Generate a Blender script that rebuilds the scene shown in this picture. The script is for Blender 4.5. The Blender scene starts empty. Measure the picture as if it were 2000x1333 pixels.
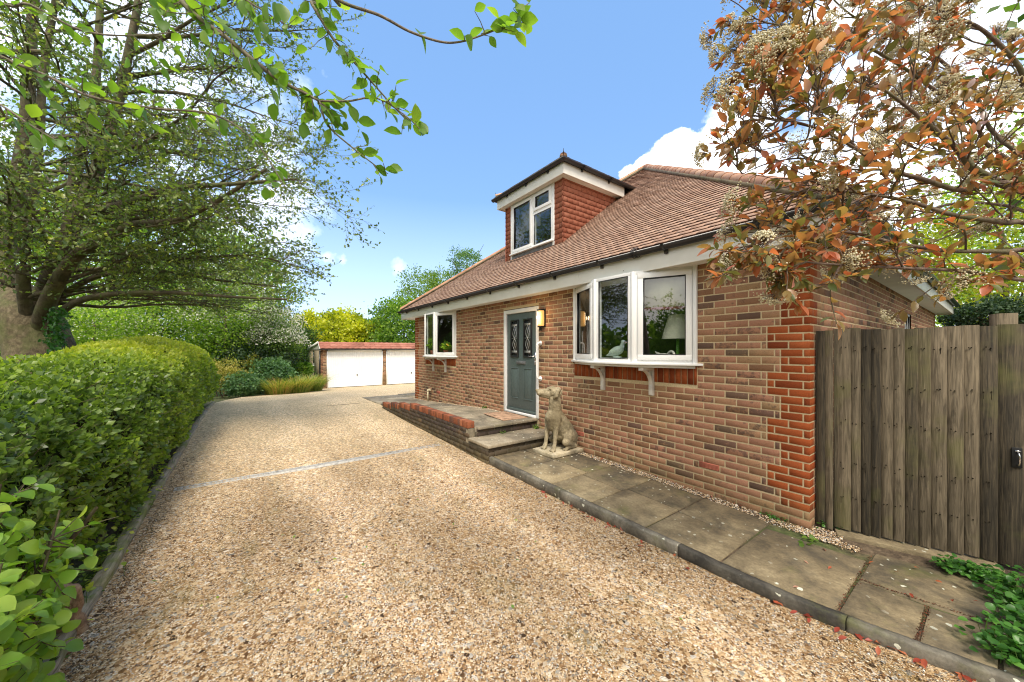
import bpy, math, random
import numpy as np
from mathutils import Vector
SC = bpy.context.scene
rng = np.random.default_rng(7)
random.seed(7)
PI = math.pi
# ---------------------------------------------------------------- camera
CX, CY, CZ = 1.025, -4.131, 1.64
FW = np.array([-.8055, .5926]); RT = np.array([.5926, .8055])
cam_d = bpy.data.cameras.new('camera'); cam = bpy.data.objects.new('camera', cam_d)
SC.collection.objects.link(cam); SC.camera = cam
cam.location = (CX, CY, CZ); cam.rotation_euler = (PI/2, 0, math.atan2(.8055, .5926))
cam_d.sensor_width = 36; cam_d.lens = 12.6; cam_d.shift_y = .00875
cam_d.clip_start = .05; cam_d.clip_end = 2000
def at(px, py, D):
    """a point of the place at distance D (m, along the view axis) seen at photo pixel px, py - used to lay out limbs and masses"""
    v = FW + (px-1000)/700*RT
    return np.array([CX+D*v[0], CY+D*v[1], CZ+D*(684-py)/700])
# ---------------------------------------------------------------- light
SUN_AZ = math.atan2(-.45, .80)      # direction towards the sun in plan (behind the viewer)
SUN_EL = math.radians(54)
sv = Vector((math.cos(SUN_AZ)*math.cos(SUN_EL), math.sin(SUN_AZ)*math.cos(SUN_EL), math.sin(SUN_EL)))
sd = bpy.data.lights.new('sun', 'SUN'); so = bpy.data.objects.new('sun', sd); SC.collection.objects.link(so)
sd.energy = 2.6; sd.angle = math.radians(20); sd.color = (1, .91, .78)
so.rotation_euler = sv.to_track_quat('Z', 'Y').to_euler()
SC.view_settings.view_transform = 'Standard'; SC.view_settings.look = 'None'
SC.view_settings.exposure = .78; SC.view_settings.gamma = 1
SC.cycles.max_bounces = 7; SC.cycles.transparent_max_bounces = 12; SC.cycles.diffuse_bounces = 3
SC.cycles.transmission_bounces = 4; SC.cycles.glossy_bounces = 3
SC.cycles.caustics_reflective = False; SC.cycles.caustics_refractive = False
SC.cycles.use_denoising = True; SC.cycles.denoising_prefilter = 'ACCURATE'; SC.cycles.filter_width = 1.1; SC.cycles.sample_clamp_indirect = 3.0

# ---- node helpers
def N(nt, typ, **kw):
    n = nt.nodes.new(typ)
    for k, v in kw.items():
        if k == 'inp':
            for a, b in v.items():
                if hasattr(b, 'is_output') or isinstance(b, bpy.types.NodeSocket): nt.links.new(b, n.inputs[a])
                else: n.inputs[a].default_value = b
        else: setattr(n, k, v)
    return n
def RAMP(nt, fac, stops, interp='LINEAR'):
    r = nt.nodes.new('ShaderNodeValToRGB'); cr = r.color_ramp; cr.interpolation = interp
    while len(cr.elements) < len(stops): cr.elements.new(.5)
    for e, (p, c) in zip(cr.elements, stops):
        e.position = p; e.color = tuple(c)+(1,) if len(c) == 3 else c
    nt.links.new(fac, r.inputs[0]); return r.outputs[0]
def MR(nt, v, a, b, c=0, d=1):
    m = N(nt, 'ShaderNodeMapRange', inp={0: v, 1: a, 2: b, 3: c, 4: d}); return m.outputs[0]
def MATH(nt, op, a, b=0., clamp=False):
    return N(nt, 'ShaderNodeMath', operation=op, use_clamp=clamp, inp={0: a, 1: b}).outputs[0]
def MIX(nt, f, a, b, mode='MIX'):
    m = nt.nodes.new('ShaderNodeMix'); m.data_type = 'RGBA'; m.blend_type = mode
    for i, v in ((0, f), (6, a), (7, b)):
        if isinstance(v, bpy.types.NodeSocket): nt.links.new(v, m.inputs[i])
        elif isinstance(v, (tuple, list)): m.inputs[i].default_value = tuple(v)+(1,) if len(v) == 3 else v
        else: m.inputs[i].default_value = v
    return m.outputs[2]
def NOISE(nt, vec, scale, detail=4, rough=.55, dist=0):
    return N(nt, 'ShaderNodeTexNoise', inp={'Vector': vec, 'Scale': float(scale), 'Detail': float(detail), 'Roughness': rough, 'Distortion': float(dist)}).outputs[0]
def OC(nt): return N(nt, 'ShaderNodeTexCoord').outputs['Object']
def WC(nt): return N(nt, 'ShaderNodeNewGeometry').outputs['Position']
def STRETCH(nt, v, s): return N(nt, 'ShaderNodeMapping', inp={'Vector': v, 'Scale': s}).outputs[0]
def ATT(nt, name): return N(nt, 'ShaderNodeAttribute', attribute_name=name).outputs['Fac']
def BUMP(nt, h, strength, dist=.01, nrm=None):
    b = N(nt, 'ShaderNodeBump', inp={'Height': h, 'Strength': strength, 'Distance': dist})
    if nrm is not None: nt.links.new(nrm, b.inputs['Normal'])
    return b.outputs[0]
def newmat(name):
    m = bpy.data.materials.new(name); m.use_nodes = True; nt = m.node_tree
    return m, nt, nt.nodes['Principled BSDF'], nt.nodes['Material Output']
def L(nt, a, b): nt.links.new(a, b)
M = {}
def plain(name, col, rough=.6, spec=.4, metal=0, var=.12, nscale=6, bump=0, bscale=40, coat=0):
    m, nt, b, o = newmat(name)
    v = OC(nt); n = NOISE(nt, v, nscale, 5, .6)
    dark = tuple(c*(1-var*1.6) for c in col); lite = tuple(min(1, c*(1+var)) for c in col)
    L(nt, RAMP(nt, n, [(.3, dark), (.5, col), (.72, lite)]), b.inputs['Base Color'])
    b.inputs['Roughness'].default_value = rough; b.inputs['Specular IOR Level'].default_value = spec
    b.inputs['Metallic'].default_value = metal; b.inputs['Coat Weight'].default_value = coat
    if bump: L(nt, BUMP(nt, NOISE(nt, v, bscale, 6), bump, .01), b.inputs['Normal'])
    M[name] = m; return m

# ---- sky
world = bpy.data.worlds.new('World'); SC.world = world; world.use_nodes = True
nt = world.node_tree; bg = nt.nodes['Background']
sky = N(nt, 'ShaderNodeTexSky', sky_type='NISHITA'); sky.sun_disc = False
sky.sun_elevation = SUN_EL; sky.sun_rotation = PI/2-SUN_AZ; sky.air_density = 1.0; sky.dust_density = .6; sky.ozone_density = 1.6; sky.altitude = 50
dirv = N(nt, 'ShaderNodeTexCoord').outputs['Generated']
def pdir(px, py):
    v = at(px, py, 1.)-np.array([CX, CY, CZ]); return tuple(v/np.linalg.norm(v))
def region(px, py, a0, a1):
    d = N(nt, 'ShaderNodeVectorMath', operation='DOT_PRODUCT', inp={0: dirv, 1: pdir(px, py)}).outputs['Value']
    return MR(nt, d, math.cos(math.radians(a0)), math.cos(math.radians(a1)))
skyc = MIX(nt, .5, sky.outputs[0], (1.7, 3.45, 6.6))         # thin high haze evens the blue out
sepz = N(nt, 'ShaderNodeSeparateXYZ', inp={0: dirv}).outputs[2]
hz = MR(nt, sepz, .38, -.02)
skyc = MIX(nt, MATH(nt, 'MULTIPLY', hz, .60), skyc, (5.9, 7.1, 9.4))
cn = NOISE(nt, dirv, 5.5, 9, .58, .1); cn2 = NOISE(nt, dirv, 22, 6, .6)
puff = MATH(nt, 'ADD', cn, MATH(nt, 'MULTIPLY', cn2, .22))
def clouds(base, reg, thr, soft, colr):
    m = MR(nt, MATH(nt, 'ADD', puff, MATH(nt, 'MULTIPLY', reg, .5)), thr, thr+soft)
    return MIX(nt, m, base, colr)
wht = MIX(nt, MR(nt, cn2, .35, .6), (9.6, 10.0, 10.9), (12.5, 12.5, 12.6))
skyc = clouds(skyc, region(1320, 325, 6.5, 3), .98, .07, wht)
skyc = clouds(skyc, region(1255, 355, 6, 2.5), .98, .07, wht)
skyc = clouds(skyc, region(1410, 300, 7, 3), 1.0, .07, wht)
skyc = clouds(skyc, region(1720, 260, 24, 12), .93, .22, wht)
skyc = clouds(skyc, region(1850, 480, 14, 8), .93, .22, wht)
skyc = clouds(skyc, region(200, 330, 32, 16), 1.0, .34, (9.4, 10.0, 10.9))
skyc = clouds(skyc, region(650, 512, 4.5, 1), 1.02, .2, (8.9, 8.9, 9.9))
skyc = clouds(skyc, region(780, 520, 3.0, .3), 1.08, .3, (8.9, 8.9, 9.9))
# bright broken cloud fills the sky behind the viewer
bd = N(nt, 'ShaderNodeVectorMath', operation='DOT_PRODUCT', inp={0: dirv, 1: (.8055, -.5926, .12)}).outputs['Value']
bm = MR(nt, MATH(nt, 'ADD', bd, MATH(nt, 'MULTIPLY', puff, .5)), .12, .55)
skyc = MIX(nt, bm, skyc, MIX(nt, MR(nt, NOISE(nt, dirv, 2.6, 6, .6), .35, .65), (5.2, 5.5, 6.0), (9.4, 9.0, 8.4)))
L(nt, skyc, bg.inputs[0]); bg.inputs[1].default_value = .122

# ---------------------------------------------------------------- mesh helpers
class G:
    """collects geometry; build() links it as ONE mesh object"""
    def __init__(s): s.v = []; s.f = []; s.n = 0; s.a = {}; s.hasa = False
    def add(s, v, f, mi=0, tint=None, dark=None):
        v = np.asarray(v, float).reshape(-1, 3); s.v.append(v)
        f = np.asarray(f, int)
        if f.size: s.f.append((f+s.n, mi))
        for nm, val in (('tint', tint), ('dark', dark)):
            if val is None: val = .5 if nm == 'tint' else 0.
            s.a.setdefault(nm, []).append(np.broadcast_to(np.asarray(val, float), (len(v),)))
        s.n += len(v); return s
    def build(s, name, mats, parent=None, smooth=False, attrs=True, bevel=0, loc=None):
        me = bpy.data.meshes.new(name)
        if s.n:
            V = np.concatenate(s.v)
            if loc is not None: V = V-np.asarray(loc)
            me.vertices.add(len(V)); me.vertices.foreach_set('co', V.ravel().astype(np.float32))
            loops = []; tot = []; mi = []
            for f, m in s.f:
                loops.append(f.ravel()); tot.append(np.full(len(f), f.shape[1])); mi.append(np.full(len(f), m))
            loops = np.concatenate(loops); tot = np.concatenate(tot); mi = np.concatenate(mi)
            me.loops.add(len(loops)); me.loops.foreach_set('vertex_index', loops.astype(np.int32))
            me.polygons.add(len(tot)); st = np.concatenate(([0], np.cumsum(tot)[:-1]))
            me.polygons.foreach_set('loop_start', st.astype(np.int32)); me.polygons.foreach_set('loop_total', tot.astype(np.int32))
            me.polygons.foreach_set('material_index', mi.astype(np.int32))
            if smooth: me.polygons.foreach_set('use_smooth', np.ones(len(tot), bool))
            if attrs:
                for nm, vals in s.a.items():
                    A = me.attributes.new(nm, 'FLOAT', 'POINT'); A.data.foreach_set('value', np.concatenate(vals).astype(np.float32))
            me.update(calc_edges=True); me.validate()
        o = bpy.data.objects.new(name, me); SC.collection.objects.link(o)
        for m in (mats if isinstance(mats, (list, tuple)) else [mats]): me.materials.append(M[m])
        if parent is not None:
            o.parent = parent
            if loc is not None: o.location = loc
        elif loc is not None: o.location = loc
        if bevel:
            b = o.modifiers.new('bevel', 'BEVEL'); b.width = bevel; b.segments = 2; b.limit_method = 'ANGLE'; b.angle_limit = .6
        return o
    def box(s, x, y, z, mi=0, tint=None, dark=None): return s.obox((0, 0, 0), (1, 0, 0), (0, 1, 0), (0, 0, 1), x, y, z, mi, tint, dark)
    def obox(s, O, ux, uy, uz, x, y, z, mi=0, tint=None, dark=None):
        O, ux, uy, uz = map(lambda q: np.asarray(q, float), (O, ux, uy, uz))
        v = [O+ux*a+uy*b+uz*c for c in z for b in y for a in x]
        f = [(0, 2, 3, 1), (4, 5, 7, 6), (0, 1, 5, 4), (2, 6, 7, 3), (0, 4, 6, 2), (1, 3, 7, 5)]
        if np.dot(np.cross(ux, uy), uz) < 0: f = [q[::-1] for q in f]
        return s.add(v, f, mi, tint, dark)
    def tube(s, P, r, n=8, mi=0, cap=True, tint=None, dark=None):
        P = np.asarray(P, float); k = len(P); r = np.broadcast_to(np.asarray(r, float), (k,))
        T = np.gradient(P, axis=0); T /= np.linalg.norm(T, axis=1)[:, None]+1e-9
        up = np.array([0, 0, 1.]) if abs(T[0][2]) < .9 else np.array([1., 0, 0])
        A = np.cross(T, up); bad = np.linalg.norm(A, axis=1) < .05
        A[bad] = np.cross(T[bad], (0.3, 1, .1)); A /= np.linalg.norm(A, axis=1)[:, None]
        B = np.cross(T, A)
        th = np.arange(n)*2*PI/n
        ring = A[:, None]*np.cos(th)[None, :, None]+B[:, None]*np.sin(th)[None, :, None]
        V = (P[:, None]+ring*r[:, None, None]).reshape(-1, 3)
        i = np.arange(k-1)[:, None]*n; j = np.arange(n)[None]; j2 = (j+1) % n
        f = np.stack([i+j, i+j2, i+n+j2, i+n+j], -1).reshape(-1, 4)
        s.add(V, f, mi, tint, dark)
        if cap and n > 3:
            s.f.append((np.array([list(range(s.n-n, s.n))]), mi)); s.f.append((np.array([list(range(s.n-len(V), s.n-len(V)+n))[::-1]]), mi))
        return s
    def lathe(s, c, prof, n=20, mi=0):
        P = []; c = np.asarray(c, float)
        for r, z in prof:
            for k in range(n): P.append(c+np.array([r*math.cos(2*PI*k/n), r*math.sin(2*PI*k/n), z]))
        f = [(i*n+j, i*n+(j+1) % n, (i+1)*n+(j+1) % n, (i+1)*n+j) for i in range(len(prof)-1) for j in range(n)]
        return s.add(P, f, mi)
    def ell(s, c, r, n=10, m=7, mi=0, rot=None, tint=None):
        P = []
        for i in range(m+1):
            a = -PI/2+PI*i/m
            for k in range(n): P.append((math.cos(a)*math.cos(2*PI*k/n), math.cos(a)*math.sin(2*PI*k/n), math.sin(a)))
        P = np.array(P)*np.asarray(r)
        if rot is not None: P = P@np.asarray(rot).T
        f = [(i*n+j, i*n+(j+1) % n, (i+1)*n+(j+1) % n, (i+1)*n+j) for i in range(m) for j in range(n)]
        return s.add(P+np.asarray(c), f, mi, tint)
def spline(P, k=8):
    """Catmull-Rom through the points"""
    P = np.asarray(P, float)
    if len(P) < 3: return P[0]+(P[-1]-P[0])*np.linspace(0, 1, k)[:, None]
    Q = np.vstack([2*P[0]-P[1], P, 2*P[-1]-P[-2]]); out = []
    for i in range(1, len(Q)-2):
        t = np.linspace(0, 1, k, endpoint=False)[:, None]; a, b, c, d = Q[i-1:i+3]
        out.append(.5*((2*b)+(-a+c)*t+(2*a-5*b+4*c-d)*t*t+(-a+3*b-3*c+d)*t**3))
    out.append(P[-1:]); return np.vstack(out)
def empty(name, loc=(0, 0, 0), rz=0):
    o = bpy.data.objects.new(name, None); SC.collection.objects.link(o); o.location = loc; o.rotation_euler = (0, 0, rz)
    o.empty_display_size = .1; return o
def tag(o, label=None, cat=None, group=None, kind=None):
    if label: o['label'] = label
    if cat: o['category'] = cat
    if group: o['group'] = group
    if kind: o['kind'] = kind
    return o
def thing(name, label, cat, loc=(0, 0, 0), rz=0, group=None): return tag(empty(name, loc, rz), label, cat, group)
def norm(v): v = np.asarray(v, float); return v/(np.linalg.norm(v, axis=-1, keepdims=True)+1e-9)
# leaves -------------------------------------------------------------
def leaf_shape(kind):
    if kind == 'diamond':
        v = [(0, 0, 0), (.3, .48, .07), (0, 1, 0), (-.3, .48, .07), (0, .5, 0)]
        f3 = [(0, 1, 4), (1, 2, 4), (0, 4, 3), (4, 2, 3)]
        return np.array(v), np.array(f3)
    if kind == 'tri':
        return np.array([(0, 0, 0), (.33, .55, .06), (0, 1, 0), (-.33, .5, .06)]), np.array([(0, 1, 2), (0, 2, 3)])
    if kind == 'spiky':   # holly-like lobed leaf
        v = [(0, 0, 0), (.3, .2, .1), (.14, .42, .0), (.33, .66, .12), (0, 1, -.06), (-.33, .6, .12), (-.14, .4, 0), (-.3, .22, .1)]
        f = [(0, 1, 2), (0, 2, 6), (2, 3, 4), (2, 4, 6), (6, 4, 5), (0, 6, 7)]
        return np.array(v), np.array(f)
    st = {'long': [(.0, .0), (.12, .08), (.34, .20), (.58, .21), (.82, .12), (1, 0)],
          'oval': [(.0, .0), (.12, .15), (.34, .30), (.58, .31), (.82, .17), (1, 0)],
          'round': [(.0, .0), (.06, .26), (.28, .44), (.55, .46), (.8, .28), (1, 0)]}[kind]
    V = []; cur = .10 if kind != 'long' else .14
    for t, w in st:
        z = -cur*t*t*1.6+.02
        V += [(w, t, z+w*.34), (0, t, z), (-w, t, z+w*.34)]
    F = []
    for i in range(len(st)-1):
        a = i*3; F += [(a, a+3, a+4), (a, a+4, a+1), (a+1, a+4, a+5), (a+1, a+5, a+2)]
    return np.array(V), np.array(F)
def leaves(g, P, D, S, kind='diamond', up=None, jit=.6, tint=None, mi=0, wid=1.):
    """scatter leaf blades: P bases, D directions, S lengths"""
    P = np.asarray(P, float); m = len(P)
    if not m: return
    D = norm(D); T, F = leaf_shape(kind); T = T*np.array([wid, 1, 1])
    U = np.tile((0, 0, 1.), (m, 1)) if up is None else np.broadcast_to(np.asarray(up, float), (m, 3)).copy()
    U = U+rng.normal(0, jit, (m, 3)); X = norm(np.cross(D, U)); Z = np.cross(X, D)
    S = np.broadcast_to(np.asarray(S, float), (m,))
    V = P[:, None]+S[:, None, None]*(T[None, :, 0:1]*X[:, None]+T[None, :, 1:2]*D[:, None]+T[None, :, 2:3]*Z[:, None])
    k = len(T); FF = (F[None]+np.arange(m)[:, None, None]*k).reshape(-1, 3)
    t = rng.random(m) if tint is None else np.broadcast_to(tint, (m,))
    g.add(V.reshape(-1, 3), FF, mi, np.repeat(t, k))
def rdir(n): return norm(rng.normal(0, 1, (n, 3)))
# ---------------------------------------------------------------- materials
def leafmat(name, stops, trans=.4, rough=.42, spec=.45, tcol=None, vein=False):
    m, nt, b, o = newmat(name)
    c = RAMP(nt, ATT(nt, 'tint'), stops)
    n = NOISE(nt, WC(nt), 9, 3); c2 = MIX(nt, .35, c, RAMP(nt, n, [(.3, (.35, .35, .3)), (.7, (1, 1, 1))]), 'MULTIPLY')
    L(nt, c2, b.inputs['Base Color']); b.inputs['Roughness'].default_value = rough; b.inputs['Specular IOR Level'].default_value = spec
    t = nt.nodes.new('ShaderNodeBsdfTranslucent')
    tc = MIX(nt, 1., c, tcol or (1.9, 2.0, .75), 'MULTIPLY'); L(nt, tc, t.inputs[0])
    mx = N(nt, 'ShaderNodeMixShader', inp={0: trans}); L(nt, b.outputs[0], mx.inputs[1]); L(nt, t.outputs[0], mx.inputs[2]); L(nt, mx.outputs[0], o.inputs[0])
    M[name] = m
leafmat('leaf_holly', [(0, (.04, .08, .025)), (.45, (.11, .17, .045)), (.8, (.22, .28, .06)), (1, (.38, .40, .07))], .45, .3, .6)
leafmat('leaf_hedge', [(0, (.045, .085, .02)), (.30, (.13, .21, .035)), (.6, (.28, .38, .055)), (1, (.55, .58, .09))], .42, .38, .5)
leafmat('leaf_hazel', [(0, (.10, .20, .035)), (.5, (.20, .36, .05)), (1, (.36, .50, .08))], .45, .4)
leafmat('leaf_plum', [(0, (.085, .18, .03)), (.6, (.15, .27, .04)), (.92, (.27, .38, .05)), (1, (.45, .25, .08))], .5, .4)
leafmat('leaf_photinia', [(0, (.10, .16, .055)), (.3, (.21, .22, .075)), (.52, (.33, .23, .10)), (.76, (.42, .20, .11)), (.92, (.52, .16, .08)), (1, (.55, .46, .48))], .5, .3, .55, (1.55, 1.2, .65))
leafmat('leaf_bright', [(0, (.06, .13, .025)), (.5, (.18, .31, .045)), (1, (.40, .50, .09))], .5, .5)
leafmat('leaf_mid', [(0, (.04, .09, .022)), (.5, (.11, .20, .04)), (1, (.25, .36, .07))], .45, .5)
leafmat('leaf_gold', [(0, (.10, .15, .015)), (.4, (.38, .42, .025)), (1, (.72, .68, .05))], .4, .5)
leafmat('leaf_blue', [(0, (.045, .11, .05)), (.5, (.09, .19, .075)), (1, (.17, .30, .11))], .3, .5)
leafmat('leaf_purple', [(0, (.05, .02, .025)), (1, (.13, .05, .05))], .3, .5)
leafmat('leaf_variegated', [(0, (.10, .16, .03)), (.5, (.30, .30, .05)), (1, (.62, .50, .16))], .3, .5)
leafmat('leaf_ivy', [(0, (.025, .08, .015)), (.6, (.06, .19, .03)), (1, (.14, .32, .06))], .35, .38)
leafmat('leaf_conifer', [(0, (.012, .035, .014)), (1, (.045, .09, .03))], .15, .6)
leafmat('grass_blade', [(0, (.13, .21, .04)), (.5, (.30, .36, .08)), (.8, (.50, .44, .13)), (1, (.52, .36, .15))], .35, .5)
leafmat('blossom', [(0, (.62, .62, .50)), (1, (.86, .84, .78))], .3, .7, .2, (1.1, 1.1, 1))
leafmat('blossom_cream', [(0, (.62, .54, .34)), (.5, (.86, .79, .56)), (1, (.93, .89, .74))], .25, .7, .2, (1.1, 1.05, .8))
leafmat('dry_debris', [(0, (.05, .022, .012)), (.7, (.13, .05, .03)), (1, (.28, .09, .05))], .1, .8, .1)
leafmat('leaf_fallen', [(0, (.30, .05, .03)), (.4, (.42, .10, .05)), (.75, (.50, .20, .07)), (1, (.52, .30, .22))], .2, .45, .4, (1.4, .8, .5))

def bark(name, c0, c1, c2, scale=9):
    m, nt, b, o = newmat(name); v = WC(nt)
    s = NOISE(nt, STRETCH(nt, v, (1, 1, .8)), scale, 8, .65, .4); n2 = NOISE(nt, v, 3, 4)
    c = RAMP(nt, s, [(.3, c0), (.5, c1), (.7, c2)])
    c = MIX(nt, MR(nt, n2, .48, .66, 0, .7), c, (.13, .15, .045))
    L(nt, c, b.inputs['Base Color']); b.inputs['Roughness'].default_value = .85
    L(nt, BUMP(nt, NOISE(nt, STRETCH(nt, v, (1, 1, .45)), 26, 8, .7), .8, .03), b.inputs['Normal']); M[name] = m
bark('bark_holly', (.05, .038, .02), (.13, .10, .055), (.27, .22, .135), 15)
bark('bark_holly_dark', (.035, .028, .015), (.085, .068, .036), (.16, .13, .075), 9)
bark('bark_brown', (.05, .035, .02), (.11, .085, .05), (.18, .14, .09), 20)
bark('bark_photinia', (.07, .045, .035), (.15, .10, .075), (.25, .19, .14), 30)
bark('bark_plum', (.10, .08, .06), (.20, .16, .12), (.33, .27, .20), 40)
bark('bark_stump', (.10, .055, .03), (.27, .17, .10), (.40, .29, .18), 24)

# gravel
m, nt, b, o = newmat('gravel'); v = WC(nt)
dv = N(nt, 'ShaderNodeVectorMath', operation='ADD', inp={0: v, 1: N(nt, 'ShaderNodeVectorMath', operation='SCALE', inp={0: N(nt, 'ShaderNodeTexNoise', inp={'Vector': v, 'Scale': 60., 'Detail': 1.}).outputs['Color'], 'Scale': .006}).outputs[0]}).outputs[0]
vo = N(nt, 'ShaderNodeTexVoronoi', inp={'Vector': dv, 'Scale': 108., 'Randomness': 1.})
vo2 = N(nt, 'ShaderNodeTexVoronoi', inp={'Vector': dv, 'Scale': 44., 'Randomness': 1.})
cr = N(nt, 'ShaderNodeSeparateColor', inp={0: vo.outputs['Color']}); cr2 = N(nt, 'ShaderNodeSeparateColor', inp={0: vo2.outputs['Color']})
PEB = [(0, (.05, .037, .03)), (.07, (.15, .085, .04)), (.2, (.30, .185, .095)), (.36, (.44, .30, .165)), (.52, (.57, .42, .25)), (.68, (.66, .53, .36)), (.81, (.76, .67, .52)), (.87, (.22, .21, .20)), (.93, (.40, .39, .37)), (1, (.84, .80, .73))]
c1 = RAMP(nt, cr.outputs[0], PEB); c2 = RAMP(nt, cr2.outputs[0], PEB)
pick = MATH(nt, 'GREATER_THAN', cr2.outputs[1], .72)
c = MIX(nt, pick, c1, c2)
big = NOISE(nt, STRETCH(nt, v, (.35, 1, 1)), 1.1, 5, .6, .3)
fine = NOISE(nt, v, 4.5, 5, .65)
yy = N(nt, 'ShaderNodeSeparateXYZ', inp={0: v})
wy = MATH(nt, 'ADD', yy.outputs[1], MATH(nt, 'MULTIPLY', MATH(nt, 'SUBTRACT', NOISE(nt, STRETCH(nt, v, (.5, .5, 1)), 1.3, 4), .5), .9))   # compacted wheel tracks along the drive
tr1 = MR(nt, MATH(nt, 'ABSOLUTE', MATH(nt, 'ADD', wy, 2.0)), .38, .05); tr2 = MR(nt, MATH(nt, 'ABSOLUTE', MATH(nt, 'ADD', wy, 3.45)), .36, .05)
trk = MATH(nt, 'MULTIPLY', MATH(nt, 'SUBTRACT', MATH(nt, 'MAXIMUM', tr1, tr2), .42), .19)
tone = RAMP(nt, MATH(nt, 'ADD', trk, MATH(nt, 'ADD', MATH(nt, 'MULTIPLY', big, .72), MATH(nt, 'MULTIPLY', fine, .28))), [(.34, (.72, .67, .58)), (.46, (.92, .88, .80)), (.54, (1.06, 1.02, .95)), (.64, (1.22, 1.18, 1.12))])
c = MIX(nt, 1., MIX(nt, 1., c, tone, 'MULTIPLY'), (1.0, .975, .965), 'MULTIPLY')
ms = MATH(nt, 'MULTIPLY', MR(nt, NOISE(nt, STRETCH(nt, v, (.5, 1.4, 1)), 2.3, 6, .7), .55, .72), .45)
c = MIX(nt, ms, c, (.15, .135, .045))
xx = MR(nt, yy.outputs[0], -3., -9.)
c = MIX(nt, MATH(nt, 'MULTIPLY', xx, .55), c, (.70, .57, .37))
c = MIX(nt, MR(nt, yy.outputs[0], -1., -6.), c, MIX(nt, 1., c, RAMP(nt, NOISE(nt, v, 26, 3, .8), [(.34, (.45, .42, .38)), (.5, (1, 1, 1)), (.64, (1.45, 1.42, 1.38))]), 'MULTIPLY'))
L(nt, c, b.inputs['Base Color']); b.inputs['Roughness'].default_value = .72; b.inputs['Specular IOR Level'].default_value = .3
hh = MATH(nt, 'ADD', MATH(nt, 'MULTIPLY', MR(nt, vo.outputs['Distance'], 0, .75, 1, 0), 1.), MATH(nt, 'MULTIPLY', MR(nt, vo2.outputs['Distance'], 0, .75, 1, 0), MATH(nt, 'MULTIPLY', pick, 1.3)))
hh = MATH(nt, 'ADD', hh, MATH(nt, 'MULTIPLY', cr.outputs[1], .5))
b.inputs['Specular IOR Level'].default_value = .12; b.inputs['Roughness'].default_value = .9
L(nt, BUMP(nt, hh, MR(nt, yy.outputs[0], -2., -9., .75, .2), .009), b.inputs['Normal']); M['gravel'] = m
# pebbles as real stones
m, nt, b, o = newmat('pebble')
L(nt, RAMP(nt, ATT(nt, 'tint'), PEB), b.inputs['Base Color']); b.inputs['Roughness'].default_value = .6; M['pebble'] = m
# soil
m, nt, b, o = newmat('soil'); v = WC(nt)
n1 = NOISE(nt, v, 14, 8, .7); n2 = NOISE(nt, v, .8, 4)
c = RAMP(nt, n1, [(.3, (.035, .022, .012)), (.5, (.10, .07, .042)), (.7, (.22, .16, .10))])
pd = N(nt, 'ShaderNodeVectorMath', operation='LENGTH', inp={0: v}).outputs['Value']
c = MIX(nt, MATH(nt, 'MAXIMUM', MR(nt, n2, .5, .65), MR(nt, pd, 9, 22)), c, RAMP(nt, n1, [(.3, (.03, .06, .012)), (.7, (.12, .17, .04))]))
L(nt, c, b.inputs['Base Color']); b.inputs['Roughness'].default_value = .95; L(nt, BUMP(nt, n1, 1., .03), b.inputs['Normal']); M['soil'] = m
# paving stone; tint varies slab to slab
def stone(name, lo, mid, hi, spots=True, moss=.4, dirt=.6):
    m, nt, b, o = newmat(name); v = WC(nt); t = ATT(nt, 'tint')
    n1 = NOISE(nt, v, 3.2, 8, .7, .3); n2 = NOISE(nt, v, 45, 5, .7); n3 = NOISE(nt, v, 1.3, 6, .65)
    c = RAMP(nt, MATH(nt, 'ADD', MATH(nt, 'MULTIPLY', n1, .8), MATH(nt, 'MULTIPLY', t, .2)), [(.34, lo), (.5, mid), (.68, hi)])
    c = MIX(nt, .55, c, RAMP(nt, n2, [(.3, (.45, .45, .45)), (.55, (1, 1, 1)), (.75, (1.35, 1.3, 1.2))]), 'MULTIPLY')
    c = MIX(nt, MATH(nt, 'MULTIPLY', MR(nt, n3, .50, .64), dirt), c, (.055, .048, .036))
    c = MIX(nt, MATH(nt, 'MULTIPLY', MR(nt, NOISE(nt, v, 2.2, 6, .7), .55, .7), moss), c, (.14, .15, .035))
    if spots:
        w = N(nt, 'ShaderNodeTexVoronoi', inp={'Vector': N(nt, 'ShaderNodeVectorMath', operation='ADD', inp={0: v, 1: N(nt, 'ShaderNodeVectorMath', operation='SCALE', inp={0: N(nt, 'ShaderNodeTexNoise', inp={'Vector': v, 'Scale': 30.}).outputs['Color'], 'Scale': .03}).outputs[0]}).outputs[0], 'Scale': 17.})
        wr = N(nt, 'ShaderNodeSeparateColor', inp={0: w.outputs['Color']})
        big = MR(nt, NOISE(nt, v, 1.7, 3), .42, .54)
        sp = MATH(nt, 'MULTIPLY', MATH(nt, 'LESS_THAN', w.outputs['Distance'], MATH(nt, 'MULTIPLY', wr.outputs[1], .30)), MATH(nt, 'GREATER_THAN', wr.outputs[0], .45))
        c = MIX(nt, MATH(nt, 'MULTIPLY', MATH(nt, 'MULTIPLY', sp, big), .95), c, (.60, .60, .48))
    L(nt, c, b.inputs['Base Color']); b.inputs['Roughness'].default_value = .88
    L(nt, BUMP(nt, MATH(nt, 'ADD', n2, MATH(nt, 'MULTIPLY', n1, 2.)), .5, .008), b.inputs['Normal']); M[name] = m
stone('paving', (.075, .06, .037), (.20, .155, .088), (.36, .29, .17), True, .45, .8)
stone('terrace_paving', (.15, .13, .095), (.30, .25, .175), (.42, .36, .26), True, .25, .5)
stone('kerb_stone', (.035, .032, .026), (.10, .09, .07), (.27, .245, .19), True, .5, .8)
stone('statue_stone', (.17, .135, .075), (.44, .37, .24), (.66, .59, .44), False, .4, .75)
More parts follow.
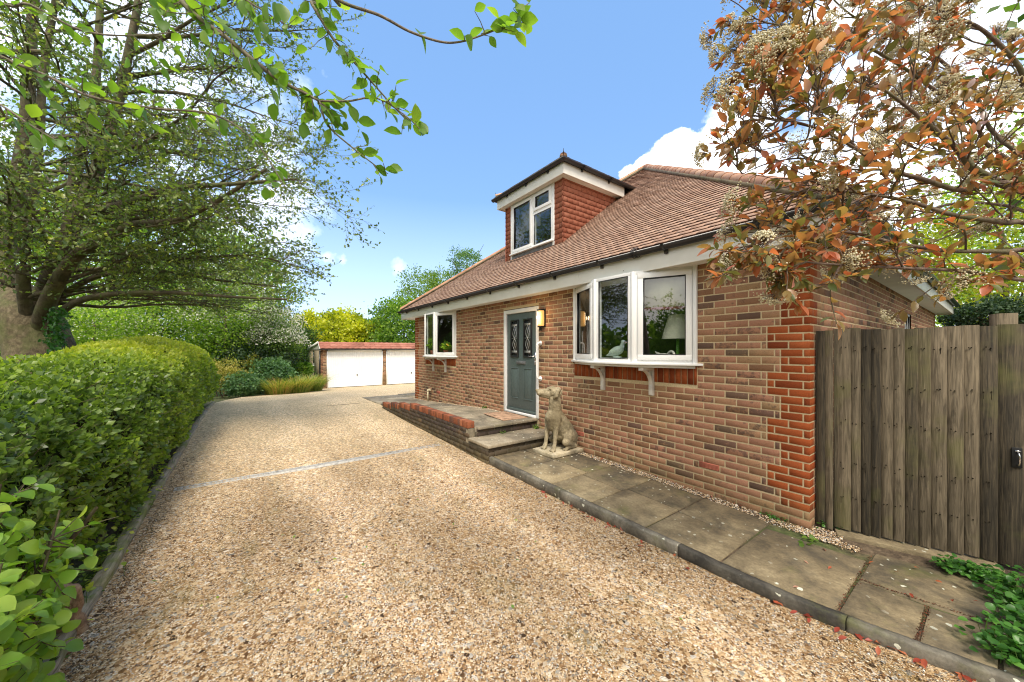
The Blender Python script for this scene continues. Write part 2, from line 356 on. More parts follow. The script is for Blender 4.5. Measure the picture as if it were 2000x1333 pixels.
stone('dark_riser', (.035, .028, .02), (.10, .08, .05), (.22, .17, .10), False, .3, .6)
stone('dirty_mortar', (.08, .065, .04), (.19, .155, .10), (.31, .26, .17), False, .3, .5)
# bricks
def brickmat(name, stops, patch=.8, rough=.85, moss=.35):
    m, nt, b, o = newmat(name); v = WC(nt)
    t = ATT(nt, 'tint'); dk = ATT(nt, 'dark')
    n1 = NOISE(nt, v, 16, 5, .65); n2 = NOISE(nt, v, 90, 5, .7); n3 = NOISE(nt, v, 2.0, 4, .6)
    c = RAMP(nt, MATH(nt, 'ADD', t, MR(nt, n3, .3, .7, -.18, .18)), stops)
    c = MIX(nt, .5, c, RAMP(nt, n2, [(.25, (.55, .52, .5)), (.5, (1, 1, 1)), (.75, (1.3, 1.3, 1.25))]), 'MULTIPLY')
    msk = MATH(nt, 'MULTIPLY', MR(nt, MATH(nt, 'ADD', n1, MATH(nt, 'MULTIPLY', dk, .28)), .58, .72), patch)
    c = MIX(nt, msk, c, (.062, .045, .040))
    spot = MR(nt, NOISE(nt, v, 60, 2, .5), .68, .74)
    c = MIX(nt, MATH(nt, 'MULTIPLY', MATH(nt, 'MULTIPLY', spot, dk), .8), c, (.02, .016, .015))
    z = N(nt, 'ShaderNodeSeparateXYZ', inp={0: v}).outputs[2]
    lowm = MATH(nt, 'MULTIPLY', MR(nt, MATH(nt, 'ADD', z, MATH(nt, 'MULTIPLY', n3, -.3)), .16, -.12), moss)
    c = MIX(nt, lowm, c, (.15, .125, .045))
    L(nt, c, b.inputs['Base Color']); b.inputs['Roughness'].default_value = rough; b.inputs['Specular IOR Level'].default_value = .25
    L(nt, BUMP(nt, MATH(nt, 'ADD', n2, n1), .45, .006), b.inputs['Normal']); M[name] = m
brickmat('brick', [(0, (.22, .115, .062)), (.3, (.30, .155, .088)), (.5, (.36, .175, .11)), (.75, (.37, .20, .115)), (1, (.32, .20, .105))], .68)
brickmat('red_brick', [(0, (.19, .038, .011)), (.5, (.31, .070, .018)), (1, (.38, .10, .032))], .25)
brickmat('coping_brick', [(0, (.13, .048, .025)), (.5, (.25, .08, .038)), (1, (.35, .13, .065))], .7)
brickmat('dirty_brick', [(0, (.022, .018, .015)), (.5, (.05, .038, .028)), (1, (.13, .085, .05))], .9)
def mortar(name, col):
    m, nt, b, o = newmat(name); v = WC(nt); n = NOISE(nt, v, 50, 5, .7); n3 = NOISE(nt, v, 1.8, 4)
    c = RAMP(nt, n, [(.3, tuple(q*.7 for q in col)), (.6, col), (.8, tuple(q*1.12 for q in col))])
    z = N(nt, 'ShaderNodeSeparateXYZ', inp={0: v}).outputs[2]
    c = MIX(nt, MATH(nt, 'MULTIPLY', MR(nt, MATH(nt, 'ADD', z, MATH(nt, 'MULTIPLY', n3, -.3)), .10, -.15), .7), c, (.20, .16, .06))
    L(nt, c, b.inputs['Base Color']); b.inputs['Roughness'].default_value = .95
    L(nt, BUMP(nt, n, .6, .004), b.inputs['Normal']); M[name] = m
mortar('mortar', (.60, .475, .285))
# roof tiles
def tilemat(name, stops, edge):
    m, nt, b, o = newmat(name); v = WC(nt)
    c = RAMP(nt, ATT(nt, 'tint'), stops); n = NOISE(nt, v, 30, 6, .7); n3 = NOISE(nt, v, 1.2, 5)
    c = MIX(nt, .5, c, RAMP(nt, n, [(.28, (.5, .47, .45)), (.5, (1, 1, 1)), (.75, (1.2, 1.2, 1.18))]), 'MULTIPLY')
    c = MIX(nt, MR(nt, n3, .50, .70, 0, .45), c, edge)
    L(nt, c, b.inputs['Base Color']); b.inputs['Roughness'].default_value = .85; b.inputs['Specular IOR Level'].default_value = .25
    L(nt, BUMP(nt, n, .5, .006), b.inputs['Normal']); M[name] = m
tilemat('roof_tile', [(0, (.37, .225, .155)), (.5, (.47, .305, .22)), (1, (.55, .38, .29))], (.34, .19, .135))
plain('tile_edge_shade', (.085, .038, .024), .95, .1, var=.4, nscale=14)  # brown mossy tile tails, dark to paint in the shadow under each course
tilemat('ridge_tile', [(0, (.34, .17, .10)), (.5, (.44, .24, .15)), (1, (.52, .33, .22))], (.36, .22, .11))
tilemat('hung_tile', [(0, (.30, .10, .06)), (.5, (.39, .145, .09)), (1, (.46, .20, .13))], (.25, .08, .05))
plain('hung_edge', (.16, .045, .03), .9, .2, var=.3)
tilemat('garage_tile', [(0, (.26, .10, .07)), (.5, (.36, .145, .105)), (1, (.44, .20, .15))], (.16, .08, .055))
plain('white_upvc', (.80, .80, .79), .32, .5, var=.02, nscale=2)
# white fascia with small specks
m, nt, b, o = newmat('white_fascia'); v = WC(nt)
c = RAMP(nt, NOISE(nt, v, 2.5, 5), [(.3, (.68, .67, .61)), (.7, (.80, .80, .76))])
w = N(nt, 'ShaderNodeTexVoronoi', inp={'Vector': v, 'Scale': 5.5}); wr = N(nt, 'ShaderNodeSeparateColor', inp={0: w.outputs['Color']})
c = MIX(nt, MATH(nt, 'MULTIPLY', MATH(nt, 'LESS_THAN', w.outputs['Distance'], .035), MATH(nt, 'GREATER_THAN', wr.outputs[0], .35)), c, (.10, .09, .08))
L(nt, c, b.inputs['Base Color']); b.inputs['Roughness'].default_value = .4; M['white_fascia'] = m
plain('soffit_board', (.70, .67, .61), .5, .4, var=.05, nscale=2)
plain('black_plastic', (.018, .018, .02), .28, .5, var=.2, nscale=8)
plain('door_grey', (.085, .115, .112), .42, .4, var=.10, nscale=30)
plain('chrome', (.72, .72, .74), .18, .6, 1, .05)
plain('lead', (.17, .175, .18), .55, .5, .3, .35, 9)
plain('lead_came', (.52, .53, .52), .35, .5, .6, .1)
plain('white_paint', (.84, .84, .82), .4, .45, var=.03)
plain('bracket_plastic', (.62, .58, .52), .45, .4, var=.10, nscale=10)
plain('galvanised', (.42, .41, .385), .6, .3, .1, .3, 20)
plain('slot_black', (.012, .012, .012), .9, .1, var=.3)
plain('terracotta', (.42, .14, .09), .85, .2, var=.15)
plain('black_iron', (.02, .02, .02), .5, .5, .5, .3)
plain('interior_wall', (.13, .115, .095), .9, .2, var=.05)
plain('interior_floor', (.16, .11, .07), .8, .2, var=.2)
plain('blind_fabric', (.66, .64, .46), .9, .1, var=.08)
plain('blind_trim', (.22, .03, .06), .8, .2)
plain('lampshade_cloth', (.68, .66, .52), .85, .1, var=.06)
plain('lamp_green', (.16, .42, .05), .3, .5, var=.5, nscale=60)
plain('duck_glaze', (.52, .60, .55), .4, .5, var=.18, nscale=35)
plain('beak_orange', (.5, .26, .10), .5, .4)
plain('wood_shaving', (.66, .62, .55), .6, .3)
plain('mat_fibre', (.42, .27, .18), .95, .1, var=.35, nscale=9, bump=.8, bscale=180)
plain('curtain_cloth', (.45, .42, .36), .9, .1)
plain('flower_yellow', (.7, .5, .06), .6, .3)
plain('cream_pipe', (.62, .54, .36), .5, .4, var=.15)
# pleated shade bump is geometry. door slab grain
# weathered fence wood
m, nt, b, o = newmat('fence_wood'); v = WC(nt); t = ATT(nt, 'tint')
off = N(nt, 'ShaderNodeCombineXYZ', inp={0: MATH(nt, 'MULTIPLY', t, 37.), 1: MATH(nt, 'MULTIPLY', t, 11.), 2: 0.}).outputs[0]
vv = N(nt, 'ShaderNodeVectorMath', operation='ADD', inp={0: v, 1: off}).outputs[0]
g1 = NOISE(nt, STRETCH(nt, vv, (9, 9, .55)), 5, 8, .65, 1.2); g2 = NOISE(nt, STRETCH(nt, vv, (30, 30, 1.)), 6, 5, .6)
g3 = NOISE(nt, vv, 1.6, 5, .6)
c = RAMP(nt, MATH(nt, 'ADD', MATH(nt, 'MULTIPLY', g1, .75), MATH(nt, 'MULTIPLY', t, .25)), [(.32, (.022, .017, .009)), (.48, (.070, .054, .031)), (.66, (.175, .138, .088))])
c = MIX(nt, .6, c, RAMP(nt, g2, [(.3, (.45, .45, .42)), (.55, (1, 1, 1)), (.75, (1.3, 1.3, 1.25))]), 'MULTIPLY')
c = MIX(nt, MR(nt, g3, .54, .70, 0, .55), c, (.12, .12, .03))
kn = N(nt, 'ShaderNodeTexVoronoi', inp={'Vector': STRETCH(nt, vv, (1, 1, .55)), 'Scale': 5.2}); kr = N(nt, 'ShaderNodeSeparateColor', inp={0: kn.outputs['Color']})
kd = kn.outputs['Distance']; sel = MATH(nt, 'GREATER_THAN', kr.outputs[0], .62)
c = MIX(nt, MATH(nt, 'MULTIPLY', MR(nt, kd, .14, .06), MATH(nt, 'MULTIPLY', sel, .85)), c, (.03, .02, .012))
L(nt, c, b.inputs['Base Color']); b.inputs['Roughness'].default_value = .88
L(nt, BUMP(nt, MATH(nt, 'ADD', g2, MATH(nt, 'MULTIPLY', MR(nt, kd, 0, .2), .5)), .7, .006), b.inputs['Normal']); M['fence_wood'] = m
# timber edging (mossy)
m, nt, b, o = newmat('edging_wood'); v = WC(nt)
g1 = NOISE(nt, STRETCH(nt, v, (.8, 9, 9)), 5, 8, .65, .6)
c = RAMP(nt, g1, [(.3, (.11, .09, .06)), (.5, (.28, .235, .165)), (.7, (.44, .38, .28))])
c = MIX(nt, MR(nt, NOISE(nt, v, 1.7, 6, .7), .47, .60, 0, .9), c, (.15, .17, .03))
L(nt, c, b.inputs['Base Color']); b.inputs['Roughness'].default_value = .9; L(nt, BUMP(nt, g1, .8, .01), b.inputs['Normal']); M['edging_wood'] = m
# garage door: vertical ribs are geometry
plain('fence_edge_shade', (.022, .018, .011), .95, .1, var=.3)  # weathered board edges, darkened to paint in the shadow at each overlap
plain('garage_white', (.86, .87, .88), .38, .45, var=.02)
plain('garage_pebbledash', (.32, .26, .18), .95, .2, var=.5, nscale=40, bump=.8, bscale=90)
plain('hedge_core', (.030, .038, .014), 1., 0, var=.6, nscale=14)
# glass: clear with mirror reflection
m, nt, b, o = newmat('glass'); nt.nodes.remove(b)
tr = N(nt, 'ShaderNodeBsdfTransparent', inp={0: (.80, .84, .83, 1)}); gl = N(nt, 'ShaderNodeBsdfGlossy', inp={'Roughness': .0, 'Color': (1, 1, 1, 1)})
geo = N(nt, 'ShaderNodeNewGeometry'); ca = MATH(nt, 'ABSOLUTE', N(nt, 'ShaderNodeVectorMath', operation='DOT_PRODUCT', inp={0: geo.outputs['Incoming'], 1: geo.outputs['Normal']}).outputs['Value'])
frs = MATH(nt, 'ADD', MATH(nt, 'MULTIPLY', MATH(nt, 'POWER', MATH(nt, 'SUBTRACT', 1., ca), 5.), .85), .13)
L(nt, BUMP(nt, NOISE(nt, WC(nt), 1.6, 2), .04, .02), gl.inputs['Normal'])
fm = frs
mx = N(nt, 'ShaderNodeMixShader', inp={0: fm}); L(nt, tr.outputs[0], mx.inputs[1]); L(nt, gl.outputs[0], mx.inputs[2]); L(nt, mx.outputs[0], o.inputs[0]); M['glass'] = m
m, nt, b, o = newmat('dark_glass'); b.inputs['Base Color'].default_value = (.03, .035, .035, 1); b.inputs['Roughness'].default_value = .12; b.inputs['Specular IOR Level'].default_value = .8
L(nt, BUMP(nt, NOISE(nt, WC(nt), 45, 2), .25, .004), b.inputs['Normal']); M['dark_glass'] = m
m, nt, b, o = newmat('lit_amber'); b.inputs['Base Color'].default_value = (.75, .42, .12, 1); b.inputs['Roughness'].default_value = .25
b.inputs['Emission Color'].default_value = (1, .55, .16, 1); b.inputs['Emission Strength'].default_value = .42; m.cycles.emission_sampling = 'NONE'; M['lit_amber'] = m
m, nt, b, o = newmat('lit_bulb'); b.inputs['Emission Color'].default_value = (1, .8, .45, 1); b.inputs['Emission Strength'].default_value = 3.; m.cycles.emission_sampling = 'NONE'; M['lit_bulb'] = m
# ---------------------------------------------------------------- the ground
HX = [-400, -60, -40, -20.5, -14, -10.9, -8.4, -3.3, -1, 1, 5, 40, 400]
HZ = [-9, -2., -1.3, -.44, .0, .13, .14, -.01, -.062, -.085, -.12, -.3, -1.]
def H(x): return np.interp(x, HX, HZ)
def PZ(x):       # top of the lower paved path
    return float(np.interp(x, [-3.4, -1.6, 0, 1.2, 4], [.096, .055, .0, -.02, -.05]))
def sheet(name, xs, ylo, yhi, ny, mat, dz, kind='structure'):
    g = G(); V = []
    for x in xs:
        a, b_ = ylo(x), yhi(x)
        for j in range(ny+1): V.append((x, a+(b_-a)*j/ny, H(x)+dz))
    n = ny+1; f = [(i*n+j, (i+1)*n+j, (i+1)*n+j+1, i*n+j+1) for i in range(len(xs)-1) for j in range(ny)]
    g.add(V, f); return tag(g.build(name, mat, smooth=True), kind=kind)
xs_far = sorted(set(HX+list(np.linspace(-22, 6, 57))))
g = G(); V = []; ys = [-400, -60, -20, -8, -6, -5, -3, 0, 4, 8, 14, 30, 80, 400]
for x in xs_far:
    for y in ys: V.append((x, y, H(x)-.035))
n = len(ys); g.add(V, [(i*n+j, (i+1)*n+j, (i+1)*n+j+1, i*n+j+1) for i in range(len(xs_far)-1) for j in range(n-1)])
tag(g.build('ground', 'soil', smooth=True), kind='structure')
def ylo(x): return float(np.interp(x, [-20.6, -17.2, -16.2, -13.0, 9], [-.98, -2.3, -4.2, -4.95, -4.93]))
def kerb_y(x): return float(np.interp(x, [-4, -1.5, .2, .8, 1.4, 2.2, 4], [-1.34, -1.31, -1.24, -1.12, -.95, -.75, -.6]))
def yhi(x):
    if x < -9.7: return 12.
    return kerb_y(x)+.06 if x > -3.4 else -.5
xs = [-20.62, -19, -17.2, -16.2, -15, -14, -13, -12, -11, -10.9, -9.72]
V = []
drive = sheet('gravel_drive', xs, ylo, yhi, 8, 'gravel', 0.)
xs2 = [-9.72]+list(np.linspace(-9.6, 3, 70))+[5, 9]
g = G(); n = 13; V = []
for x in xs2:
    a, b_ = ylo(x), yhi(max(x, -9.69))
    for j in range(n):
        t = j/(n-1); y = a+(b_-a)*t
        V.append((x, y, H(x)+.012*math.sin(x*1.7+y*2.1)*math.sin(PI*t)-.012*math.exp(-((y+3.6)/.35)**2)*(t > 0)*(x > -9)))
g.add(V, [(i*n+j, (i+1)*n+j, (i+1)*n+j+1, i*n+j+1) for i in range(len(xs2)-1) for j in range(n-1)])
tag(g.build('gravel_drive', 'gravel', smooth=True), kind='structure')
# loose stones lying on the drive, densest near the viewer, and the strip of stones by the wall
def icosa():
    p = (1+5**.5)/2; v = norm([(-1, p, 0), (1, p, 0), (-1, -p, 0), (1, -p, 0), (0, -1, p), (0, 1, p), (0, -1, -p), (0, 1, -p), (p, 0, -1), (p, 0, 1), (-p, 0, -1), (-p, 0, 1)])
    f = [(0, 11, 5), (0, 5, 1), (0, 1, 7), (0, 7, 10), (0, 10, 11), (1, 5, 9), (5, 11, 4), (11, 10, 2), (10, 7, 6), (7, 1, 8), (3, 9, 4), (3, 4, 2), (3, 2, 6), (3, 6, 8), (3, 8, 9), (4, 9, 5), (2, 4, 11), (6, 2, 10), (8, 6, 7), (9, 8, 1)]
    return v, np.array(f)
ICO, ICF = icosa()
def stones(g, P, S):
    m = len(P); a = rng.random(m)*2*PI; ca, sa = np.cos(a), np.sin(a)
    sc = np.stack([S*rng.uniform(.8, 1.25, m), S*rng.uniform(.55, .95, m), S*rng.uniform(.4, .7, m)], 1)
    W = ICO[None]*sc[:, None]*(1+rng.normal(0, .10, (m, 12, 1)))
    V = np.stack([W[..., 0]*ca[:, None]-W[..., 1]*sa[:, None], W[..., 0]*sa[:, None]+W[..., 1]*ca[:, None], W[..., 2]], -1)+P[:, None]
    g.add(V.reshape(-1, 3), (ICF[None]+np.arange(m)[:, None, None]*12).reshape(-1, 3), 0, np.repeat(rng.random(m), 12))
g = G(); m = 60000
ang = rng.uniform(-.98, .98, m); D = .95+3.6*rng.random(m)**1.6
rr = np.tan(ang*.98)
P = np.stack([CX+D*(FW[0]+rr*RT[0]), CY+D*(FW[1]+rr*RT[1])], 1)
ok = (P[:, 1] > -4.88) & (P[:, 1] < np.array([kerb_y(x) for x in P[:, 0]])-.07) & (P[:, 0] > -6)
P = P[ok]; zz = H(P[:, 0])+.004
S = rng.uniform(.003, .0068, len(P))
stones(g, np.column_stack([P, zz]), S); tag(g.build('loose_pebbles', 'pebble', smooth=False), kind='stuff')
g = G(); m = 2600; x = rng.uniform(-3.3, .35, m)
P = np.stack([x, -rng.uniform(.0, .13, m)-.01-.05*(x > -.35)*rng.random(m), [PZ(q)+.002 for q in x]], 1)
x2 = rng.uniform(-.1, .22, 700); P = np.vstack([P, np.stack([x2, rng.uniform(-.16, .12, 700), np.full(700, .002)], 1)])
stones(g, P, rng.uniform(.004, .009, len(P))); tag(g.build('wall_foot_gravel', 'pebble'), kind='stuff')

# lower path: separate flags in one paved surface
g = G(); xj = [-3.34, -2.72, -2.10, -1.50, -.88, -.25, .42, 1.03, 1.75, 2.5]
def flag(x0, x1, y00, y01, y10, y11, tint, dz=0):
    """a flag between x0 and x1; y00/y01 the near/far edge at x0, y10/y11 at x1"""
    gp = .009
    a = [(x0+gp, y00+gp), (x1-gp, y10+gp), (x1-gp, y11-gp), (x0+gp, y01-gp)]
    zt = [PZ(p[0])+dz for p in a]; b = .006
    cx = sum(p[0] for p in a)/4; cy = sum(p[1] for p in a)/4
    inn = [(p[0]+(cx-p[0])*.02, p[1]+(cy-p[1])*.02) for p in a]
    V = [(p[0], p[1], z-.06) for p, z in zip(a, zt)]+[(p[0], p[1], z-b) for p, z in zip(a, zt)]+[(p[0], p[1], z) for p, z in zip(inn, zt)]
    F = [(0, 1, 5, 4), (1, 2, 6, 5), (2, 3, 7, 6), (3, 0, 4, 7), (4, 5, 9, 8), (5, 6, 10, 9), (6, 7, 11, 10), (7, 4, 8, 11), (8, 9, 10, 11)]
    g.add(V, F, 0, tint)
for i in range(len(xj)-1):
    a, b_ = xj[i], xj[i+1]
    ya, yb = kerb_y(a)+.055, kerb_y(b_)+.055
    top = -.13 if b_ < .2 else (.02 if i == 6 else .33)
    ta = top if i not in (5,) else -.16
    if i >= 6:
        t2 = [.02, .30, .45, .6][min(i-6, 3)]
        mid = [-.62, -.50, -.36, -.3][min(i-6, 3)]
        if i == 6:
            flag(a, a+.33, ya, mid, kerb_y(a+.33)+.055, mid+.02, .35, .002); flag(a+.33, b_, kerb_y(a+.33)+.055, mid+.02, yb, mid+.08, .8)
            flag(a, b_, mid, -.02, mid+.08, .12, .25, -.003)
        else:
            flag(a, b_, ya, mid, yb, mid+.06, rng.random()); flag(a, b_, mid, t2-.1, mid+.06, t2, rng.random()*.5, -.002)
    else:
        mid = -.70+.03*math.sin(i*2.1)+(.06 if i % 2 else 0)
        if i == 5: flag(a, b_, ya, -.30, yb, -.24, .55, .001)
        else:
            flag(a, b_, ya, mid, yb, mid, rng.uniform(.4, 1), .002*(i % 2)); flag(a, b_, mid, top, mid, top, rng.uniform(0, .5))
tag(g.build('paved_path', 'paving'), kind='structure')
g = G(); V = []; xs = list(np.linspace(-3.36, 3.2, 40))
for x in xs:
    for y in (kerb_y(x)+.05, .0 if x < .0 else .7): V.append((x, y, PZ(x)-.012))
g.add(V, [(2*i, 2*i+2, 2*i+3, 2*i+1) for i in range(len(xs)-1)]); tag(g.build('path_bedding', 'soil'), kind='structure')
# stone kerb along the path, rounded front edge, four lengths with joints
prof = [(.062, -.14), (.0, -.14), (-.003, -.05), (-.002, -.012), (.002, -.005), (.009, .000), (.03, .002), (.057, .002), (.062, -.14)]
g = G()
cuts = [-3.34, -1.9, -.55, .47, 1.33, 2.3, 3.2]
for k in range(len(cuts)-1):
    xs = np.linspace(cuts[k]+.003, cuts[k+1]-.003, 61); V = []
    for x in xs:
        w = .003*math.sin(x*9)+.0015*math.sin(x*31)+rng.normal(0, .0012)
        for dy, dz in prof[:-1]: V.append((x, kerb_y(x)+dy-.004+w*(dy < .02), PZ(x)+dz+.003+w*.6))
    n = len(prof)-1
    F = [(i*n+j, (i+1)*n+j, (i+1)*n+(j+1) % n, i*n+(j+1) % n) for i in range(60) for j in range(n)]
    g.add(V, F, 0, rng.random()); g.f.append((np.array([[g.n-len(V)+j for j in range(n)]]), 0)); g.f.append((np.array([[g.n-1-j for j in range(n)]]), 0))
tag(g.build('stone_kerb', 'kerb_stone', smooth=True), kind='structure')
# timber edging of the drive under the hedge
g = G(); cuts = [2.5, .4, -1.75, -2.62, -4.55, -6.2, -8.3, -10.4, -12.9]
for k in range(len(cuts)-1):
    xs = np.linspace(cuts[k]-.008, cuts[k+1]+.008, 8); V = []; yo = rng.uniform(-.014, .014); zo = rng.uniform(-.008, .012)
    tl = rng.uniform(-.012, .012)
    for i, x in enumerate(xs):
        w = .006*math.sin(x*7+k)+.004*math.sin(x*19)
        for dy, dz in [(-.045, -.10), (.035, -.10), (.036, .022), (.026, .034), (-.036, .036), (-.046, .024)]:
            V.append((x, -4.965+yo+dy+w+tl*i/7, H(x)+dz+.012+zo+w*.8))
    n = 6; F = [(i*n+j, i*n+(j+1) % n, (i+1)*n+(j+1) % n, (i+1)*n+j) for i in range(7) for j in range(n)]
    g.add(V, F); g.f.append((np.array([[g.n-len(V)+j for j in range(n)][::-1]]), 0)); g.f.append((np.array([[g.n-n+j for j in range(n)]]), 0))
tag(g.build('timber_kerb', 'edging_wood'), kind='structure')
# drain channel across the drive
dr = thing('drain_channel', 'galvanised slotted drain channel crossing the gravel drive to the retaining wall', 'drain', (-4.6, -3.2, float(H(-4.6))))
L0, L1 = -1.62, 1.70
g = G()
for xx in (-.055, .047): g.box((xx, xx+.008), (L0, L1), (-.05, .012))
g.build('frame', 'galvanised', dr)
g = G(); g.box((-.048, .048), (L0, L1), (-.06, -.02)); g.build('channel', 'slot_black', dr)
g = G(); y = L0
while y < L1-.02:
    g.box((-.0465, .0465), (y, y+.020), (-.008, .0085)); y += .052
g.box((-.0465, -.036), (L0, L1), (-.006, .0095)); g.box((.036, .0465), (L0, L1), (-.006, .0095)); g.box((-.004, .004), (L0, L1), (-.006, .007))
g.build('grating', 'galvanised', dr)

# ---------------------------------------------------------------- brick laying
def cutint(a, b, cuts):
    segs = [(a, b)]
    for c0, c1 in cuts:
        out = []
        for s0, s1 in segs:
            if c1 <= s0 or c0 >= s1: out.append((s0, s1)); continue
            if c0 > s0: out.append((s0, c0))
            if c1 < s1: out.append((c1, s1))
        segs = out
    return [s for s in segs if s[1]-s[0] > .012]
def brickwork(g, O, ux, nrm, length, z0, z1, openings=(), quoins=(False, False), phase=0, zb=-9, ztop=None, quoin_swap=False, proud=.003, hb=.063, darkp=.17, red_mi=1, red_from=.13, plinth=None):
    """stretcher-bond bricks standing proud of a mortar face. O at u=0,z=0; ux along, nrm outward"""
    O = np.asarray(O, float); ux = np.asarray(ux, float); nrm = np.asarray(nrm, float); uz = np.array([0, 0, 1.])
    k = 0; z = z0
    while z < z1-.02:
        zt = min(z+hb, z1)
        zc = (z+zt)/2
        blk = (k//3) % 2; RW = .3375 if (blk == 0) != quoin_swap else .225
        if quoin_swap: RW = .1125 if blk == 0 else .225
        j0 = .1125 if (k+phase) % 2 else 0.
        edges = [0.]+list(np.arange(j0 if j0 else .225, length, .225))+[length]
        red = z > red_from
        if quoins[1] and red: # near end (u=length is the near corner?) measured from u=0 when False
            pass
        if quoins[0] and red: edges.append(RW)
        if quoins[1] and red: edges.append(length-RW)
        edges = sorted(set(round(e, 4) for e in edges)); edges = [e for i, e in enumerate(edges) if i == 0 or e-edges[i-1] > .03]
        cuts = [(o[0], o[1]) for o in openings if o[2]-.01 < zc < o[3]+.01]
        zlim0 = -9 if plinth is None else plinth
        for a, b_ in zip(edges[:-1], edges[1:]):
            isred = red and ((quoins[0] and b_ <= RW+.01) or (quoins[1] and a >= length-RW-.01))
            for s0, s1 in cutint(a, b_, cuts):
                if s0 > 0: s0 += .006
                if s1 < length: s1 -= .006
                if ztop is not None and zc > ztop((s0+s1)/2): continue
                jz = rng.normal(0, .0012, 4); pr = proud+rng.normal(0, .0004)
                p = lambda u, zz, d: O+ux*u+uz*zz+nrm*d
                e = .003
                V = [p(s0, z+jz[0], 0), p(s1, z+jz[1], 0), p(s1, zt+jz[2], 0), p(s0, zt+jz[3], 0),
                     p(s0+(e if s0 > 0 else 0), z+e+jz[0], pr), p(s1-(e if s1 < length else 0), z+e+jz[1], pr), p(s1-(e if s1 < length else 0), zt-e+jz[2], pr), p(s0+(e if s0 > 0 else 0), zt-e+jz[3], pr)]
                F = [(4, 5, 6, 7), (0, 1, 5, 4), (1, 2, 6, 5), (2, 3, 7, 6), (3, 0, 4, 7)]
                if np.dot(np.cross(ux, uz), nrm) < 0: F = [f[::-1] for f in F]
                r = rng.random(); dk = 1. if r < darkp*.45 else (.45 if r < darkp*1.6 else 0.)
                t = np.clip(rng.normal(.5, .26), 0, 1)
                g.add(V, F, red_mi if isred else 0, t, 0. if isred else dk)
        z += .075; k += 1
    return g
def soldiers(g, O, ux, nrm, u0, u1, z0, z1, mi=0, proud=.007, w=.065):
    O = np.asarray(O, float); ux = np.asarray(ux, float); nrm = np.asarray(nrm, float); uz = np.array([0, 0, 1.]); u = u0
    while u < u1-.02:
        b_ = min(u+w, u1); g.obox(O, ux, nrm, uz, (u, b_), (-.002, proud+rng.normal(0, .001)), (z0, z1), mi, np.clip(rng.normal(.5, .3), 0, 1)); u += w+.010

# ---------------------------------------------------------------- the bungalow
XL, DEP, ZS = -9.61, 10.8, 2.61          # far end of the front wall, depth, soffit height
house = thing('bungalow', 'brick chalet bungalow with brown tiled hipped roof and one dormer', 'house', (-4.8, 0, 0))
HL = np.array(house.location)
def hb(g, name, mats, par=house, **k):
    o = g.build(name, mats, None, **k)
    o.parent = par
    # children keep world coordinates: undo the parents' offset
    off = Vector((0, 0, 0)); q = par
    while q: off += q.location; q = q.parent
    o.location = Vector(o.location)-off
    return o
FL = -XL
def fu(x): return x-XL      # facade coordinate
bays = [(-2.93, -1.02, 1.44, 2.7), (-8.80, -6.91, 1.44, 2.7)]
door_o = (-4.868, -3.796, .30, 2.43)
ops = [(fu(a), fu(b_), c, d) for a, b_, c, d in bays]+[(fu(door_o[0]), fu(door_o[1]), .0, 2.43)]
sold = [(fu(a), fu(b_), 1.235, 1.45) for a, b_, c, d in bays]
airb = [(-1.0, -.775, .315, .38), (-2.95, -2.725, .315, .38), (-8.05, -7.825, .46, .53)]
g = G()
Z0 = -.16+.015
brickwork(g, (XL, 0, 0), (1, 0, 0), (0, -1, 0), FL, Z0, ZS+.02, ops+sold+[(fu(a), fu(b_), c, d) for a, b_, c, d in airb], (True, True), 0)
# mortar face with the same openings
def face_with_holes(g, O, ux, uz, W, z0, z1, holes, nrm, mi=0):
    us = sorted(set([0, W]+[h[i] for h in holes for i in (0, 1)])); zs = sorted(set([z0, z1]+[h[i] for h in holes for i in (2, 3) if z0 < h[i] < z1]))
    O = np.asarray(O, float); ux = np.asarray(ux, float); uz = np.asarray(uz, float)
    for a, b_ in zip(us[:-1], us[1:]):
        for c, d in zip(zs[:-1], zs[1:]):
            um, zm = (a+b_)/2, (c+d)/2
            if any(h[0] < um < h[1] and h[2] < zm < h[3] for h in holes): continue
            V = [O+ux*a+uz*c, O+ux*b_+uz*c, O+ux*b_+uz*d, O+ux*a+uz*d]
            F = [(0, 1, 2, 3)] if np.dot(np.cross(ux, uz), nrm) > 0 else [(3, 2, 1, 0)]
            g.add(V, F, mi)
holes = [(fu(a), fu(b_), 1.46, 2.64) for a, b_, c, d in bays]+[(fu(door_o[0]), fu(door_o[1]), .40, 2.43)]
face_with_holes(g, (XL, 0, 0), (1, 0, 0), (0, 0, 1), FL, -.4, ZS+.05, holes, (0, -1, 0), 2)
for a, b_, c, d in bays: soldiers(g, (0, 0, 0), (1, 0, 0), (0, -1, 0), a+.003, b_-.003, 1.24, 1.452, 1)
for (a, b_, c, d) in [(q[0], q[1], 1.46, 2.64) for q in bays]+[(door_o[0], door_o[1], .40, 2.43)]:   # reveals
    g.box((a-.012, a), (.001, .25), (c, d), 2); g.box((b_, b_+.012), (.001, .25), (c, d), 2); g.box((a, b_), (.001, .25), (c-.012, c), 2)
hb(g, 'front_wall', ['brick', 'red_brick', 'mortar'])
for a, b_, c, d in airb:
    g = G(); g.box((a+.005, b_-.005), (-.006, .01), (c, d))
    for k in range(5): g.box((a+.012, b_-.012), (-.011, -.004), (c+.007+k*.0115, c+.013+k*.0115))
    hb(g, 'air_brick', 'terracotta')
